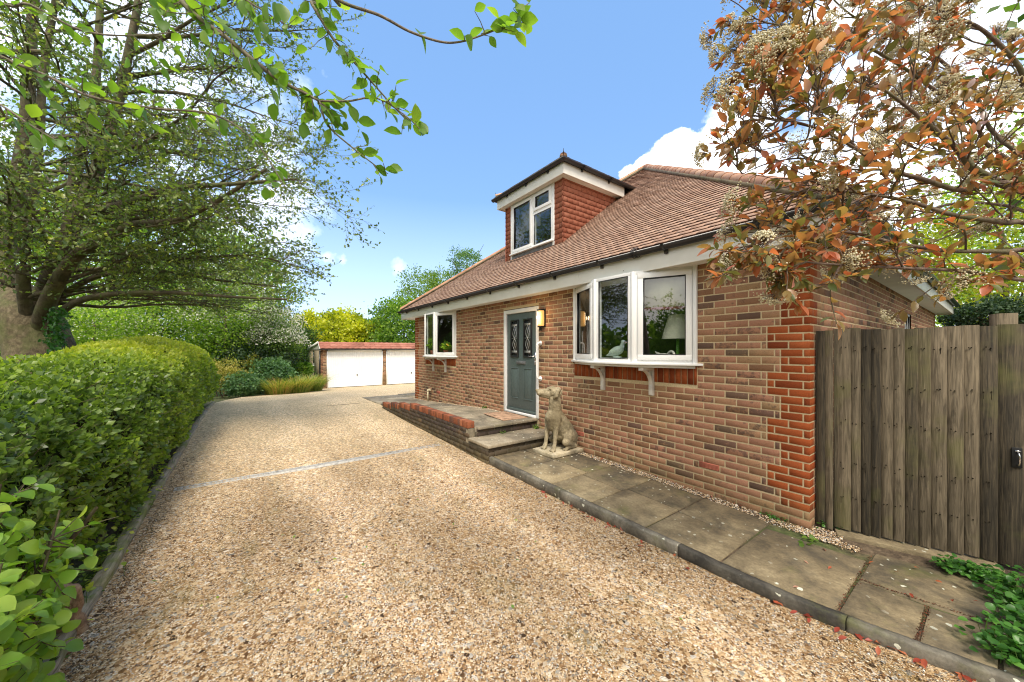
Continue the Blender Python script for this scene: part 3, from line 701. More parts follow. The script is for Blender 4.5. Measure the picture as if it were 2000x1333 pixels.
# side wall facing the gate
g = G(); sw = (5.55, 6.35, 1.30, 2.33)
brickwork(g, (0, 0, 0), (0, 1, 0), (1, 0, 0), DEP, Z0, ZS+.02, [sw], (True, False), 1, quoin_swap=True)
face_with_holes(g, (0, 0, 0), (0, 1, 0), (0, 0, 1), DEP, -.4, ZS+.05, [sw], (1, 0, 0), 2)
hb(g, 'side_wall', ['brick', 'red_brick', 'mortar'])
g = G()
brickwork(g, (XL, 0, 0), (0, 1, 0), (-1, 0, 0), DEP, Z0, ZS+.02, [], (True, True), 1, quoin_swap=True)
face_with_holes(g, (XL, 0, 0), (0, 1, 0), (0, 0, 1), DEP, -.4, ZS+.05, [], (-1, 0, 0), 2)
hb(g, 'side_wall', ['brick', 'red_brick', 'mortar'])
g = G(); face_with_holes(g, (XL, DEP, 0), (1, 0, 0), (0, 0, 1), FL, -.4, ZS+.05, [], (0, 1, 0), 0)
brickwork(g, (XL, DEP, 0), (1, 0, 0), (0, 1, 0), FL, Z0, ZS+.02, [], (True, True), 1)
hb(g, 'rear_wall', ['brick', 'red_brick', 'mortar'])
# rooms behind the windows
g = G()
g.box((XL+.25, -.25), (.26, DEP-.3), (.40, .43), 1); g.box((XL+.25, -.25), (3.6, 3.65), (.43, 2.6), 0)
g.box((-3.72, -3.66), (.26, 3.6), (.43, 2.6), 0); g.box((-5.02, -4.96), (.26, 3.6), (.43, 2.6), 0); g.box((XL+.2, XL+.25), (.26, 3.6), (.43, 2.6), 0); g.box((-.25, -.2), (.26, 3.6), (.43, 2.6), 0)
g.box((XL+.2, -.2), (.26, 3.6), (2.6, 2.62), 0)
hb(g, 'rooms', ['interior_wall', 'interior_floor'])

# roof
OV = .25; EX0, EX1, EY0, EY1 = -10.14, .30, -.25, DEP+.30; ZE = 2.87; PT = math.tan(math.radians(37)); SL = 1/math.cos(math.radians(37))
APX = (EX0+EX1)/2; APY = EY0+(EX1-EX0)/2; APZ = ZE+(EX1-EX0)/2*PT
SMAX = (EX1-EX0)/2*SL; RB = EY1-(EX1-EX0)/2
def tile_run(g, O, ux, us, nrm, u0f, u1f, smax, gauge=.1, w=.165, mi=0, emi=1, skip=None, lift=.024, th=.017):
    """courses of plain tiles: ux along the eave, us up the slope, nrm out of the roof"""
    O, ux, us, nrm = [np.asarray(q, float) for q in (O, ux, us, nrm)]; s = 0.; k = 0
    Vs = []; T = []; cnt = 0
    while s < smax-.02:
        a, b_ = u0f(s), u1f(s); st = a-(a % w)-(w/2 if k % 2 else 0)
        u = st
        while u < b_:
            c0, c1 = max(u+.0015, a), min(u+w-.0015, b_); u += w
            if c1-c0 < .012: continue
            if skip is not None and skip((c0+c1)/2, s+gauge/2): continue
            ln = min(gauge+.02, smax-s); j = rng.normal(0, .0018, 2); ds = rng.normal(0, .0015)
            l0 = lift+j[0]; l1 = lift+j[1]; lt = lift-.014
            def P(u_, s_, n_): return O+ux*u_+us*s_+nrm*n_
            V = [P(c0, s+ds, l0-th), P(c1, s+ds, l1-th), P(c1, s+ds, l1), P(c0, s+ds, l0), P(c1, s+ln, lt), P(c0, s+ln, lt)]
            Vs.append(V); T.append(np.clip(rng.normal(.5, .15), 0, 1)); cnt += 1
        s += gauge; k += 1
    if not cnt: return
    V = np.array(Vs).reshape(-1, 3); i = np.arange(cnt)*6
    t = np.repeat(T, 6)
    flip = np.dot(np.cross(ux, us), nrm) < 0
    q = lambda *ix: np.stack([i+a for a in (ix[::-1] if flip else ix)], 1)
    n0 = g.n; g.add(V, q(3, 2, 4, 5), mi, t)
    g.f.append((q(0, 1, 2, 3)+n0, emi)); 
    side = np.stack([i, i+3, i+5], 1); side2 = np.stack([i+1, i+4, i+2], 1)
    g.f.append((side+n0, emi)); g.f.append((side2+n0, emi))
us_f = norm((0, 1, PT)); n_f = norm((0, -PT, 1)); cosr = math.cos(math.radians(37))
DX0, DX1, DY = -6.14, -4.17, .969    # dormer cheeks and face
def in_dormer(u, s):
    x = EX0+u; y = EY0+s*cosr
    return DX0+.05 < x < DX1-.05 and DY+.03 < y < 3.0
g = G()
tile_run(g, (EX0, EY0, ZE), (1, 0, 0), us_f, n_f, lambda s: s*cosr, lambda s: (EX1-EX0)-s*cosr, SMAX, skip=in_dormer)
us_r = norm((-1, 0, PT)); n_r = norm((PT, 0, 1))
tile_run(g, (EX1, EY0, ZE), (0, 1, 0), us_r, n_r, lambda s: s*cosr, lambda s: (EY1-EY0)-s*cosr, SMAX)
us_l = norm((1, 0, PT)); n_l = norm((-PT, 0, 1))
tile_run(g, (EX0, EY0, ZE), (0, 1, 0), us_l, n_l, lambda s: s*cosr, lambda s: (EY1-EY0)-s*cosr, SMAX)
us_b = norm((0, -1, PT)); n_b = norm((0, PT, 1))
tile_run(g, (EX0, EY1, ZE), (1, 0, 0), us_b, n_b, lambda s: s*cosr, lambda s: (EX1-EX0)-s*cosr, SMAX)
# decking under the tiles
A = [(EX0, EY0, ZE), (EX1, EY0, ZE), (EX1, EY1, ZE), (EX0, EY1, ZE), (APX, APY, APZ), (APX, RB, APZ)]
g.add(A, [(1, 2, 5, 4), (3, 0, 4, 5)], 1); g.f.append((np.array([[0, 1, 4], [2, 3, 5]])+g.n-6, 1))
roof = hb(g, 'roof', ['roof_tile', 'tile_edge_shade'])
def ridge(g, A, B, r=.10, seg=.30, lift=.01, mi=0, mmi=1):
    A, B = np.asarray(A, float), np.asarray(B, float); d = B-A; Ln = np.linalg.norm(d); d = d/Ln; side = norm(np.cross(d, (0, 0, 1))); up = np.cross(side, d)
    k = int(Ln/seg); m = 8
    for i in range(k+1):
        s0, s1 = i*seg, min((i+1)*seg+.03, Ln)
        if s1-s0 < .04: continue
        P = []
        for s, rr in ((s0, r*1.06), (s1, r*.97)):
            for j in range(m+1):
                a = -.1+(PI+.2)*j/m; P.append(A+d*s+side*math.cos(a)*rr+up*(math.sin(a)*rr*.72+lift))
        F = [(j, j+1, m+2+j, m+1+j) for j in range(m)]
        g.add(P, F, mi, np.clip(rng.normal(.5, .25), 0, 1)); g.f.append((np.array([[g.n-2*(m+1)+j for j in range(m+1)]]), mi))
        g.obox(A+d*s0, d, side, up, (0, min(.024, s1-s0)), (-r*1.08, r*1.08), (-.02, .010), mmi)
    g.obox(A, d, side, up, (0, Ln), (-r*1.10, r*1.10), (-.04, .006), mmi)
g = G()
ridge(g, (EX0+.02, EY0+.02, ZE+.03), (APX, APY, APZ+.03)); ridge(g, (EX1-.02, EY0+.02, ZE+.03), (APX, APY, APZ+.03))
ridge(g, (APX, APY, APZ+.03), (APX, RB, APZ+.03)); ridge(g, (EX0, EY1, ZE+.03), (APX, RB, APZ+.03)); ridge(g, (EX1, EY1, ZE+.03), (APX, RB, APZ+.03))
hb(g, 'hip_tiles', ['ridge_tile', 'dirty_mortar'], roof, smooth=False)
# fascia and soffit
g = G()
g.box((EX0, EX1), (EY0, EY0+.02), (ZS-.015, ZE-.03)); g.box((EX0, EX1), (EY1-.02, EY1), (ZS-.015, ZE-.03))
g.box((EX0, EX0+.02), (EY0+.02, EY1-.02), (ZS-.015, ZE-.03)); g.box((EX1-.02, EX1), (EY0+.02, EY1-.02), (ZS-.015, ZE-.03))
for x in (-7.2, -2.6): g.box((x-.02, x+.02), (EY0-.004, EY0), (ZS-.016, ZE-.03))
hb(g, 'fascia', 'white_fascia', bevel=.002)
g = G(); g.box((EX0+.02, EX1-.02), (EY0+.02, EY1-.02), (ZS, ZS+.012)); hb(g, 'soffit', 'soffit_board')
def gutter(g, A, B, out, r=.056, cap=True):
    A, B, out = [np.asarray(q, float) for q in (A, B, out)]; m = 10; P = []
    for Q in (A, B):
        for rr in (r, r-.004):
            for j in range(m+1):
                a = PI+PI*j/m; P.append(Q+out*(math.cos(a)*rr+r)+np.array([0, 0, math.sin(a)*rr]))
    n = m+1; F = [(j, j+1, 2*n+j+1, 2*n+j) for j in range(m)]+[(n+j, 3*n+j, 3*n+j+1, n+j+1) for j in range(m)]+[(0, 2*n, 3*n, n), (n-1, 2*n-1, 4*n-1, 3*n-1)]
    g.add(P, F)
    if cap:
        for k in (0, 2*n): g.f.append((np.array([[g.n-4*n+k+j for j in range(n)]]), 0))
def clips(g, A, B, out, step, r=.056):
    A, B, out = [np.asarray(q, float) for q in (A, B, out)]; d = norm(B-A); Ln = np.linalg.norm(B-A); s = step*.6
    while s < Ln-.1:
        P = [A+d*s+out*(math.cos(PI+PI*j/8)*(r+.006)+r)+np.array([0, 0, math.sin(PI+PI*j/8)*(r+.006)]) for j in range(9)]
        V = [p+d*q for q in (-.018, .018) for p in P]; g.add(V, [(j, j+1, 10+j, 9+j) for j in range(8)]); g.f.append((np.array([[g.n-18+j for j in range(9)], [g.n-1-j for j in range(9)]]), 0))
        g.obox(A+d*s, d, out, (0, 0, 1), (-.018, .018), (0, .03), (-.095, -.01))
        s += step
g = G(); ZG = ZE-.03
E0 = [(EX0-.05, EY0, ZG), (EX1+.02, EY0, ZG)]
gutter(g, *E0, (0, -1, 0)); gutter(g, (EX1, EY0, ZG-.002), (EX1, EY1, ZG-.002), (1, 0, 0)); gutter(g, (EX0, EY0, ZG-.002), (EX0, EY1, ZG-.002), (-1, 0, 0)); gutter(g, (EX0, EY1, ZG), (EX1, EY1, ZG), (0, 1, 0))
gt = hb(g, 'gutter', 'black_plastic', smooth=False)
for k in range(11):
    xk = EX0+.35+k*.93; g = G(); clips(g, (xk, EY0, ZG), (xk+.3, EY0, ZG), (0, -1, 0), .3); hb(g, 'gutter_clip', 'black_plastic', gt)
# lopped cable tie bundle seen on the gutter near the bay
g = G()
for k in range(7): 
    th = np.linspace(0, 2*PI, 12); c = np.array([-1.62+rng.uniform(-.04, .04), EY0-.056, ZG-.012]); tl = rng.normal(0, .25)
    g.tube(np.stack([c[0]+tl*.06*np.cos(th), c[1]+.066*np.cos(th), c[2]+.060*np.sin(th)], 1), .004, 4, cap=False)
hb(g, 'gutter_tie', 'black_plastic', gt)

# dormer -------------------------------------------------------------
zr = lambda y: ZE+(y-EY0)*PT
g = G()
ZD = 5.11
for x in (DX0+.03, DX1-.03):
    sgn = 1 if x > -5 else -1
    V = [(x, DY+.03, zr(DY+.03)-.05), (x, DY+.03, ZD), (x, (ZD-ZE)/PT+EY0, ZD)]
    g.add(V+[(v[0]-sgn*.05, v[1], v[2]) for v in V], []); g.f.append((np.array([[0, 1, 2], [5, 4, 3]])+g.n-6, 0)); g.f.append((np.array([[0, 3, 4, 1], [0, 2, 5, 3]])+g.n-6, 0))
WX0, WX1, WZ0, WZ1 = -5.885, -4.47, 3.92, 5.09
g.box((DX0+.03, WX0), (DY+.03, DY+.08), (3.72, ZD)); g.box((WX1, DX1-.03), (DY+.03, DY+.08), (3.72, ZD)); g.box((WX0, WX1), (DY+.031, DY+.079), (3.72, WZ0))
g.box((DX0, DX1), (2.2, 2.25), (3.6, ZD)); g.box((DX0+.08, DX1-.08), (DY+.1, 2.2), (3.72, 3.74))
dormer = hb(g, 'dormer', 'interior_wall')
g = G()     # tile hanging
def hung(O, ux, nrm, w0, w1, slope=None):
    skip = None
    if slope: skip = slope
    tile_run(g, O, ux, (0, 0, 1), nrm, lambda s: w0, lambda s: w1, ZD-O[2], gauge=.105, w=.165, skip=skip, lift=.036, th=.016)
zb = 3.70
hung((DX1-.025, DY+.03, zb), (0, 1, 0), (1, 0, 0), -.055, 2.4, lambda u, s: zb+s+.05 < zr(DY+.03+u)+.01)
hung((DX0+.025, DY+.03, zb), (0, 1, 0), (-1, 0, 0), -.055, 2.4, lambda u, s: zb+s+.05 < zr(DY+.03+u)+.01)
hung((0, DY+.028, zb+.003), (1, 0, 0), (0, -1, 0), WX1+.03, DX1+.008, lambda u, s: zb+s+.10 < zr(DY))
hung((0, DY+.028, zb+.003), (1, 0, 0), (0, -1, 0), DX0-.008, WX0-.03, lambda u, s: zb+s+.10 < zr(DY))
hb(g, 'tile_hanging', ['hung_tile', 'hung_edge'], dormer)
g = G(); g.add([(WX0-.04, DY-.012, zr(DY)-.02), (WX1+.05, DY-.012, zr(DY)-.02), (WX1+.05, DY-.012, WZ0+.01), (WX0-.04, DY-.012, WZ0+.01), (WX1+.05, DY-.15, zr(DY-.15)+.032), (WX0-.04, DY-.15, zr(DY-.15)+.032)], [(0, 1, 2, 3), (5, 4, 1, 0)])
hb(g, 'lead_flashing', 'lead', dormer)
hb(G().box((DX1+.02, DX1+.03), (2.6, 3.05), (ZD-.02, ZD+.2)), 'lead_flashing', 'lead', dormer)
ox = .17; fx0, fx1, fy0 = DX0-ox, DX1+ox, DY-ox+.01; yb1 = 2.72
g = G(); g.box((fx0, fx1), (fy0, fy0+.02), (ZD-.02, 5.31)); g.box((fx0, fx0+.02), (fy0+.02, yb1), (ZD-.02, 5.31)); g.box((fx1-.02, fx1), (fy0+.02, yb1), (ZD-.02, 5.31))
hb(g, 'dormer_fascia', 'white_fascia', dormer, bevel=.002)
g = G(); g.box((fx0+.02, fx1-.02), (fy0+.02, yb1), (ZD-.005, ZD+.006)); hb(g, 'dormer_soffit', 'soffit_board', dormer)
g = G(); zg = 5.345
gutter(g, (fx0-.1, fy0, zg), (fx1+.1, fy0, zg), (0, -1, 0)); gutter(g, (fx1, fy0-.1, zg), (fx1, 3.05, zg), (1, 0, 0)); gutter(g, (fx0, fy0-.1, zg), (fx0, 3.05, zg), (-1, 0, 0))
clips(g, (fx0, fy0, zg), (fx1, fy0, zg), (0, -1, 0), .72); clips(g, (fx1, fy0, zg), (fx1, 2.7, zg), (1, 0, 0), .85)
hb(g, 'dormer_gutter', 'black_plastic', dormer)
g = G(); pt2 = math.tan(math.radians(17)); hw = (fx1-fx0)/2+.05; cxd = (fx0+fx1)/2; zed = 5.37
c2 = math.cos(math.radians(17))
tile_run(g, (cxd-hw, fy0-.05, zed), (1, 0, 0), norm((0, 1, pt2)), norm((0, -pt2, 1)), lambda s: s*c2, lambda s: 2*hw-s*c2, hw/c2)
tile_run(g, (cxd+hw, fy0-.05, zed), (0, 1, 0), norm((-1, 0, pt2)), norm((pt2, 0, 1)), lambda s: s*c2, lambda s: 3.6, hw/c2, skip=lambda u, s: zr(fy0-.05+u) > zed+s*pt2*c2+.12)
tile_run(g, (cxd-hw, fy0-.05, zed), (0, 1, 0), norm((1, 0, pt2)), norm((-pt2, 0, 1)), lambda s: s*c2, lambda s: 3.6, hw/c2, skip=lambda u, s: zr(fy0-.05+u) > zed+s*pt2*c2+.12)
ap = zed+hw*pt2
g.add([(cxd-hw, fy0-.05, zed), (cxd+hw, fy0-.05, zed), (cxd, fy0-.05+hw, ap), (cxd+hw, 3.2, zed), (cxd-hw, 3.2, zed), (cxd, 3.7, ap)], [(1, 3, 5, 2), (4, 0, 2, 5)], 1); g.f.append((np.array([[0, 1, 2]])+g.n-6, 1))
hb(g, 'dormer_roof', ['roof_tile', 'tile_edge_shade'], dormer)
g = G(); ridge(g, (cxd+hw-.03, fy0-.02, zed+.04), (cxd, fy0-.05+hw, ap+.03), r=.065); ridge(g, (cxd-hw+.03, fy0-.02, zed+.04), (cxd, fy0-.05+hw, ap+.03), r=.065); ridge(g, (cxd, fy0-.05+hw, ap+.03), (cxd, 3.7, ap+.03), r=.065)
hb(g, 'dormer_ridge', ['ridge_tile', 'dirty_mortar'], dormer)
g = G(); xh, yh = cxd+hw-.02, fy0-.03; g.tube([(xh-.02, yh+.02, zed+.02), (xh, yh, zed+.10), (xh+.005, yh, zed+.17)], [.01, .008, .004], 6); g.box((xh-.02, xh+.02), (yh-.003, yh+.003), (zed+.10, zed+.106))
xh = cxd-hw+.02; g.tube([(xh+.02, yh+.02, zed+.02), (xh, yh, zed+.10), (xh, yh, zed+.15)], [.01, .008, .004], 6)
hb(g, 'hip_iron', 'black_iron', dormer)

# windows ------------------------------------------------------------
def frame_rect(g, O, ux, nrm, u0, u1, z0, z1, w, d0, d1, mi=0):
    uz = (0, 0, 1)
    g.obox(O, ux, nrm, uz, (u0, u1), (d0, d1), (z0, z0+w), mi); g.obox(O, ux, nrm, uz, (u0, u1), (d0, d1), (z1-w, z1), mi)
    g.obox(O, ux, nrm, uz, (u0, u0+w), (d0, d1), (z0+w, z1-w), mi); g.obox(O, ux, nrm, uz, (u1-w, u1), (d0, d1), (z0+w, z1-w), mi)
def pane(g, O, ux, nrm, u0, u1, z0, z1, d):
    O, ux, nrm = [np.asarray(q, float) for q in (O, ux, nrm)]; uz = np.array([0, 0, 1.])
    V = [O+ux*u+uz*z+nrm*d for u, z in ((u0, z0), (u1, z0), (u1, z1), (u0, z1))]; g.add(V, [(0, 1, 2, 3)] if np.dot(np.cross(ux, uz), nrm) > 0 else [(3, 2, 1, 0)])
def light(gf, gg, gs, O, ux, nrm, u0, u1, z0, z1, sash):
    """one light of a window: outer frame, opening sash if any, glass, rubber seal"""
    frame_rect(gf, O, ux, nrm, u0, u1, z0, z1, .045, -.05, .012)
    a = .045
    if sash:
        frame_rect(gf, O, ux, nrm, u0+a-.012, u1-a+.012, z0+a-.012, z1-a+.012, .068, .0125, .030); a += .056
        gf.obox(O, ux, nrm, (0, 0, 1), ((u0+u1)/2-.16, (u0+u1)/2+.16), (.012, .022), (z1-.034, z1-.020))
    frame_rect(gs, O, ux, nrm, u0+a-.004, u1-a+.004, z0+a-.004, z1-a+.004, .009, -.004, .0145 if not sash else .0325)
    pane(gg, O, ux, nrm, u0+a, u1-a, z0+a, z1-a, .004)
# dormer window
gf, gg, gs = G(), G(), G(); O = (0, DY-.005, 0); ux = (1, 0, 0); nn = (0, -1, 0)
xm = -5.10
gf.box((WX0-.05, WX0), (DY-.02, DY+.05), (zr(DY)-.02, ZD)); gf.box((WX1, WX1+.05), (DY-.02, DY+.05), (zr(DY)+.02, ZD))
light(gf, gg, gs, O, ux, nn, WX0, xm, WZ0, WZ1, True); light(gf, gg, gs, O, ux, nn, xm+.001, WX1, WZ0, 4.66, False); light(gf, gg, gs, O, ux, nn, xm+.001, WX1, 4.661, WZ1, True)
gf.box((WX0-.05, WX1+.05), (DY-.07, DY+.02), (WZ0-.028, WZ0-.001))
hb(gf, 'dormer_window', 'white_upvc', dormer, bevel=.003); hb(gs, 'window_seal', 'black_plastic', dormer); hb(gg, 'window_pane', 'glass', dormer)
g = G(); g.box((WX0, xm), (DY+.2, DY+.21), (4.45, 5.08)); hb(g, 'dormer_blind', 'curtain_cloth', dormer)
# side wall window
gf, gg, gs = G(), G(), G()
light(gf, gg, gs, (-.03, 0, 0), (0, 1, 0), (1, 0, 0), sw[0], (sw[0]+sw[1])/2, sw[2], sw[3], True); light(gf, gg, gs, (-.03, 0, 0), (0, 1, 0), (1, 0, 0), (sw[0]+sw[1])/2+.001, sw[1], sw[2], sw[3], False)
gf.box((-.05, .05), (sw[0]-.03, sw[1]+.03), (sw[2]-.03, sw[2]-.001))
w_ = hb(gf, 'side_window', 'white_upvc', bevel=.003); hb(gs, 'window_seal', 'black_plastic', w_); hb(gg, 'window_pane', 'glass', w_)
# bay windows
def bay(x0, x1, proj=.29):
    """a canted bay on brackets between x0 and x1 of the front wall"""
    z0, z1 = 1.485, ZS-.001; p = [(x0, 0.02), (x0+.66, -proj), (x1-.64, -proj), (x1, 0.02)]
    gf, gg, gs = G(), G(), G()
    for i in range(3):
        A = np.array([*p[i], 0.]); B = np.array([*p[i+1], 0.]); u = norm(B-A); Ln = np.linalg.norm(B-A); nn = np.array([u[1], -u[0], 0])
        light(gf, gg, gs, A, u, nn, .025 if i else .03, Ln-.025, z0, z1, i != 1)
    for q in p[1:3]:
        gf.lathe((q[0], q[1]+.008, 0), [(.0, z0), (.036, z0), (.036, z1), (0, z1)], 8)
    for q, s in ((p[0], 1), (p[3], -1)): gf.box((q[0]-.01 if s > 0 else q[0]-.035, q[0]+.035 if s > 0 else q[0]+.01), (-.03, .03), (z0, z1))
    bw = hb(gf, 'bay_window', 'white_upvc', bevel=.003)
    hb(gs, 'window_seal', 'black_plastic', bw); hb(gg, 'window_pane', 'glass', bw)
    def poly(off, za, zb_):
        c = [(x0-off*1.2, 0.), (x0-off*.6, -.02-off*.4), (x0+.62-off*.1, -proj-off), (x1-.60+off*.1, -proj-off), (x1+off*.6, -.02-off*.4), (x1+off*1.2, 0.), (x1, .24), (x0, .24)]
        g = G(); n = len(c); g.add([(a, b_, z) for z in (za, zb_) for a, b_ in c], [(i, (i+1) % n, n+(i+1) % n, n+i) for i in range(n)])
        g.f.append((np.array([list(range(n))[::-1], list(range(n, 2*n))]), 0)); return g
    hb(poly(.060, 1.458, 1.486), 'window_sill', 'white_upvc', bw, bevel=.004)
    hb(poly(-.015, 1.425, 1.457), 'sill_board', 'white_upvc', bw)
    hb(poly(-.10, 1.46, 1.53), 'inner_sill', 'white_paint', bw)
    for bx in (x0+.57, x1-.56):
        g = G(); t = .032
        g.box((bx-t, bx+t), (-.034, -.001), (1.065, 1.424)); g.box((bx-t, bx+t), (-.25, -.034), (1.385, 1.4235))
        K = 7; P = []
        for s_ in (-t*.8, t*.8):
            for k in range(K+1):
                a = k/K*PI/2; P.append((bx+s_, -.035-.20*(1-math.cos(a)), 1.18+.205*math.sin(a)))
            for k in range(K+1):
                a = k/K*PI/2; P.append((bx+s_, -.035-.165*(1-math.cos(a))-.0, 1.235+.15*math.sin(a)))
        n = 2*(K+1)
        F = [(k, k+1, K+2+k, K+1+k) for k in range(K)]+[(n+k, n+K+1+k, n+K+2+k, n+k+1) for k in range(K)]+[(k, n+k, n+k+1, k+1) for k in range(K)]+[(K+1+k, K+2+k, n+K+2+k, n+K+1+k) for k in range(K)]
        g.add(P, F); g.box((bx-.024, bx+.024), (-.046, -.034), (1.075, 1.19))
        for zz in (1.12, 1.34): g.ell((bx, -.048 if zz < 1.2 else -.036, zz), (.007, .005, .007), 8, 4)
        hb(g, 'bay_bracket', 'bracket_plastic', bw, bevel=.003)
    return bw
bay(-2.925, -1.024); bay(-8.79, -6.91)

# front door -----------------------------------------------------------
dx0, dx1, dz0, dz1 = -4.868, -3.796, .425, 2.42
g = G(); w = .075
g.box((dx0, dx0+w), (-.004, .07), (dz0, dz1)); g.box((dx1-w, dx1), (-.004, .07), (dz0, dz1)); g.box((dx0+w, dx1-w), (-.004, .07), (dz1-w, dz1)); g.box((dx0+w, dx1-w), (-.02, .07), (dz0, dz0+.04))
df = hb(g, 'door_frame', 'white_upvc', bevel=.004)
a, b_ = dx0+w+.004, dx1-w-.004; c, d = dz0+.045, dz1-w-.004; g = G(); Y0 = .028
g.box((a, b_), (Y0, Y0+.04), (c, d)); g.box((a+.01, b_-.01), (Y0-.022, Y0-.001), (c+.012, c+.05))
wd = b_-a; 
def moulding(x0, x1, z0_, z1_, solid=True):
    frame_rect(g, (0, Y0, 0), (1, 0, 0), (0, -1, 0), x0, x1, z0_, z1_, .018, -.001, .010)
    if solid:
        V = [(x0+.03, Y0-.002, z0_+.03), (x1-.03, Y0-.002, z0_+.03), (x1-.03, Y0-.002, z1_-.03), (x0+.03, Y0-.002, z1_-.03), (x0+.055, Y0-.013, z0_+.055), (x1-.055, Y0-.013, z0_+.055), (x1-.055, Y0-.013, z1_-.055), (x0+.055, Y0-.013, z1_-.055)]
        g.add(V, [(4, 5, 6, 7), (0, 1, 5, 4), (1, 2, 6, 5), (2, 3, 7, 6), (3, 0, 4, 7)])
pl = [(a+.13, a+.38), (b_-.38, b_-.13)]
for p0, p1 in pl: moulding(p0, p1, c+.24, c+.83)
door = hb(g, 'front_door', 'door_grey', df, bevel=.003)
gfr, gla, gca = G(), G(), G()
for p0, p1 in pl:
    za, zb_ = c+1.03, d-.12
    frame_rect(gfr, (0, Y0, 0), (1, 0, 0), (0, -1, 0), p0, p1, za, zb_, .032, -.001, .022)
    gla.box((p0+.03, p1-.03), (Y0-.008, Y0-.001), (za+.03, zb_-.03))
    xm_ = (p0+p1)/2; yy_ = Y0-.011; q0, q1, r0, r1 = p0+.032, p1-.032, za+.032, zb_-.032
    for zz in (r0+.06, r0+.09, r1-.06, r1-.09): gca.box((q0, q1), (yy_, yy_+.006), (zz, zz+.005))
    gca.box((q0, q1), (yy_+.002, yy_+.003), (r0+.06, r0+.095)); gca.box((q0, q1), (yy_+.002, yy_+.003), (r1-.09, r1-.055))
    for sgn in (-1, 1):
        t = np.linspace(0, 1, 26); zz = r0+.09+(r1-r0-.18)*t
        gca.tube(np.stack([xm_+sgn*(.055*np.abs(np.sin(t*PI*2))**1.2*(1-.35*np.cos(t*2*PI))+.004), np.full(26, yy_), zz], 1), .0026, 5)
        gca.tube(np.stack([xm_+sgn*(.022*np.sin(t*PI*4)**2+.003), np.full(26, yy_), zz], 1), .0022, 5)
        gca.tube(np.stack([xm_+sgn*np.linspace(0, .09, 6), np.full(6, yy_), (r0+r1)/2+np.array([0, .012, .004, -.004, .006, 0])], 1), .0026, 5)
    gca.ell((xm_, yy_, (r0+r1)/2), (.013, .004, .02), 8, 5)
hb(gfr, 'glazing_frame', 'black_plastic', df, bevel=.003); hb(gla, 'door_glass', 'dark_glass', df); hb(gca, 'leaded_pattern', 'lead_came', df)
g = G(); xm_ = (a+b_)/2; g.box((xm_-.135, xm_+.135), (Y0-.016, Y0-.001), (c+.90, c+.965)); g.box((xm_-.105, xm_+.105), (Y0-.026, Y0-.016), (c+.912, c+.952)); hb(g, 'letterbox', 'lead', df, bevel=.003)
g = G(); hx = b_-.045; g.box((hx-.016, hx+.016), (Y0-.010, Y0-.001), (c+.90, c+1.13)); g.tube([(hx, Y0-.01, c+1.055), (hx, Y0-.05, c+1.055), (hx-.02, Y0-.055, c+1.055), (hx-.12, Y0-.055, c+1.058)], .009, 8)
g.tube([(hx, Y0-.008, c+.96), (hx, Y0-.02, c+.96)], .010, 8); hb(g, 'door_handle', 'chrome', df)
g = G(); g.tube([(dx0+.45+.09, Y0-.006, c+1.52), (dx0+.54, Y0-.012, c+1.52)], .009, 10); hb(g, 'spyhole', 'chrome', df)
# outlet pipe by the far bay
g = G(); px_ = -8.47; g.tube([(px_, -.075, .22), (px_, -.075, .49)], .022, 12); g.tube(spline([(px_, -.075, .49), (px_, -.07, .52), (px_, -.03, .53), (px_, .01, .53)], 4), .024, 12); g.tube([(px_+.12, -.045, .515), (px_-.01, -.06, .52)], .02, 10)
g.tube([(px_, -.075, .47), (px_, -.075, .50)], .028, 12)
hb(g, 'outlet_pipe', 'cream_pipe')
# ---------------------------------------------------------------- terrace with ramp, retaining wall and steps
def TZ(x): return float(np.interp(x, [-11.2, -9.6, -8.4, -5.4, -3.8], [.135, .165, .21, .40, .42]))
g = G(); YT = -1.235
xt = [-10.95, -10.2, -9.62, -8.9, -8.2, -7.5, -6.8, -6.1, -5.4, -4.66, -3.86]
for i in range(len(xt)-1):
    a, b_ = xt[i]+.004, xt[i+1]-.004
    for (ya, yb) in ((YT, -.70-.02*(i % 2)), (-.69-.02*(i % 2), -.07)):
        if b_ < -9.6: ya2, yb2 = ya+.0, yb
        else: ya2, yb2 = ya, yb
        z0_, z1_ = TZ(a), TZ(b_); bev = .005
        V = [(a, ya2, z0_-.08), (b_, ya2, z1_-.08), (b_, yb2, z1_-.08), (a, yb2, z0_-.08), (a, ya2, z0_-bev), (b_, ya2, z1_-bev), (b_, yb2, z1_-bev), (a, yb2, z0_-bev),
             (a+.01, ya2+.01, z0_), (b_-.01, ya2+.01, z1_), (b_-.01, yb2-.01, z1_), (a+.01, yb2-.01, z0_)]
        g.add(V, [(0, 1, 5, 4), (1, 2, 6, 5), (2, 3, 7, 6), (3, 0, 4, 7), (4, 5, 9, 8), (5, 6, 10, 9), (6, 7, 11, 10), (7, 4, 8, 11), (8, 9, 10, 11)], 0, rng.random())
g.box((-11., -9.63), (-.068, 1.2), (.0, .15), 0, .4)
tag(g.build('ramp_terrace', 'terrace_paving'), kind='structure')
g = G(); V = []
for x in xt: V += [(x, YT+.01, TZ(x)-.014), (x, -.001, TZ(x)-.014)]
g.add(V, [(2*i, 2*i+2, 2*i+3, 2*i+1) for i in range(len(xt)-1)]); tag(g.build('terrace_bedding', 'dirty_mortar'), kind='structure')
g = G(); m = 2600; x = rng.uniform(-9.6, -4.9, m); stones(g, np.stack([x, -.005-.065*rng.random(m)**1.5, [TZ(q)-.006 for q in x]], 1), rng.uniform(.004, .008, m)); tag(g.build('terrace_edge_gravel', 'pebble'), kind='stuff')
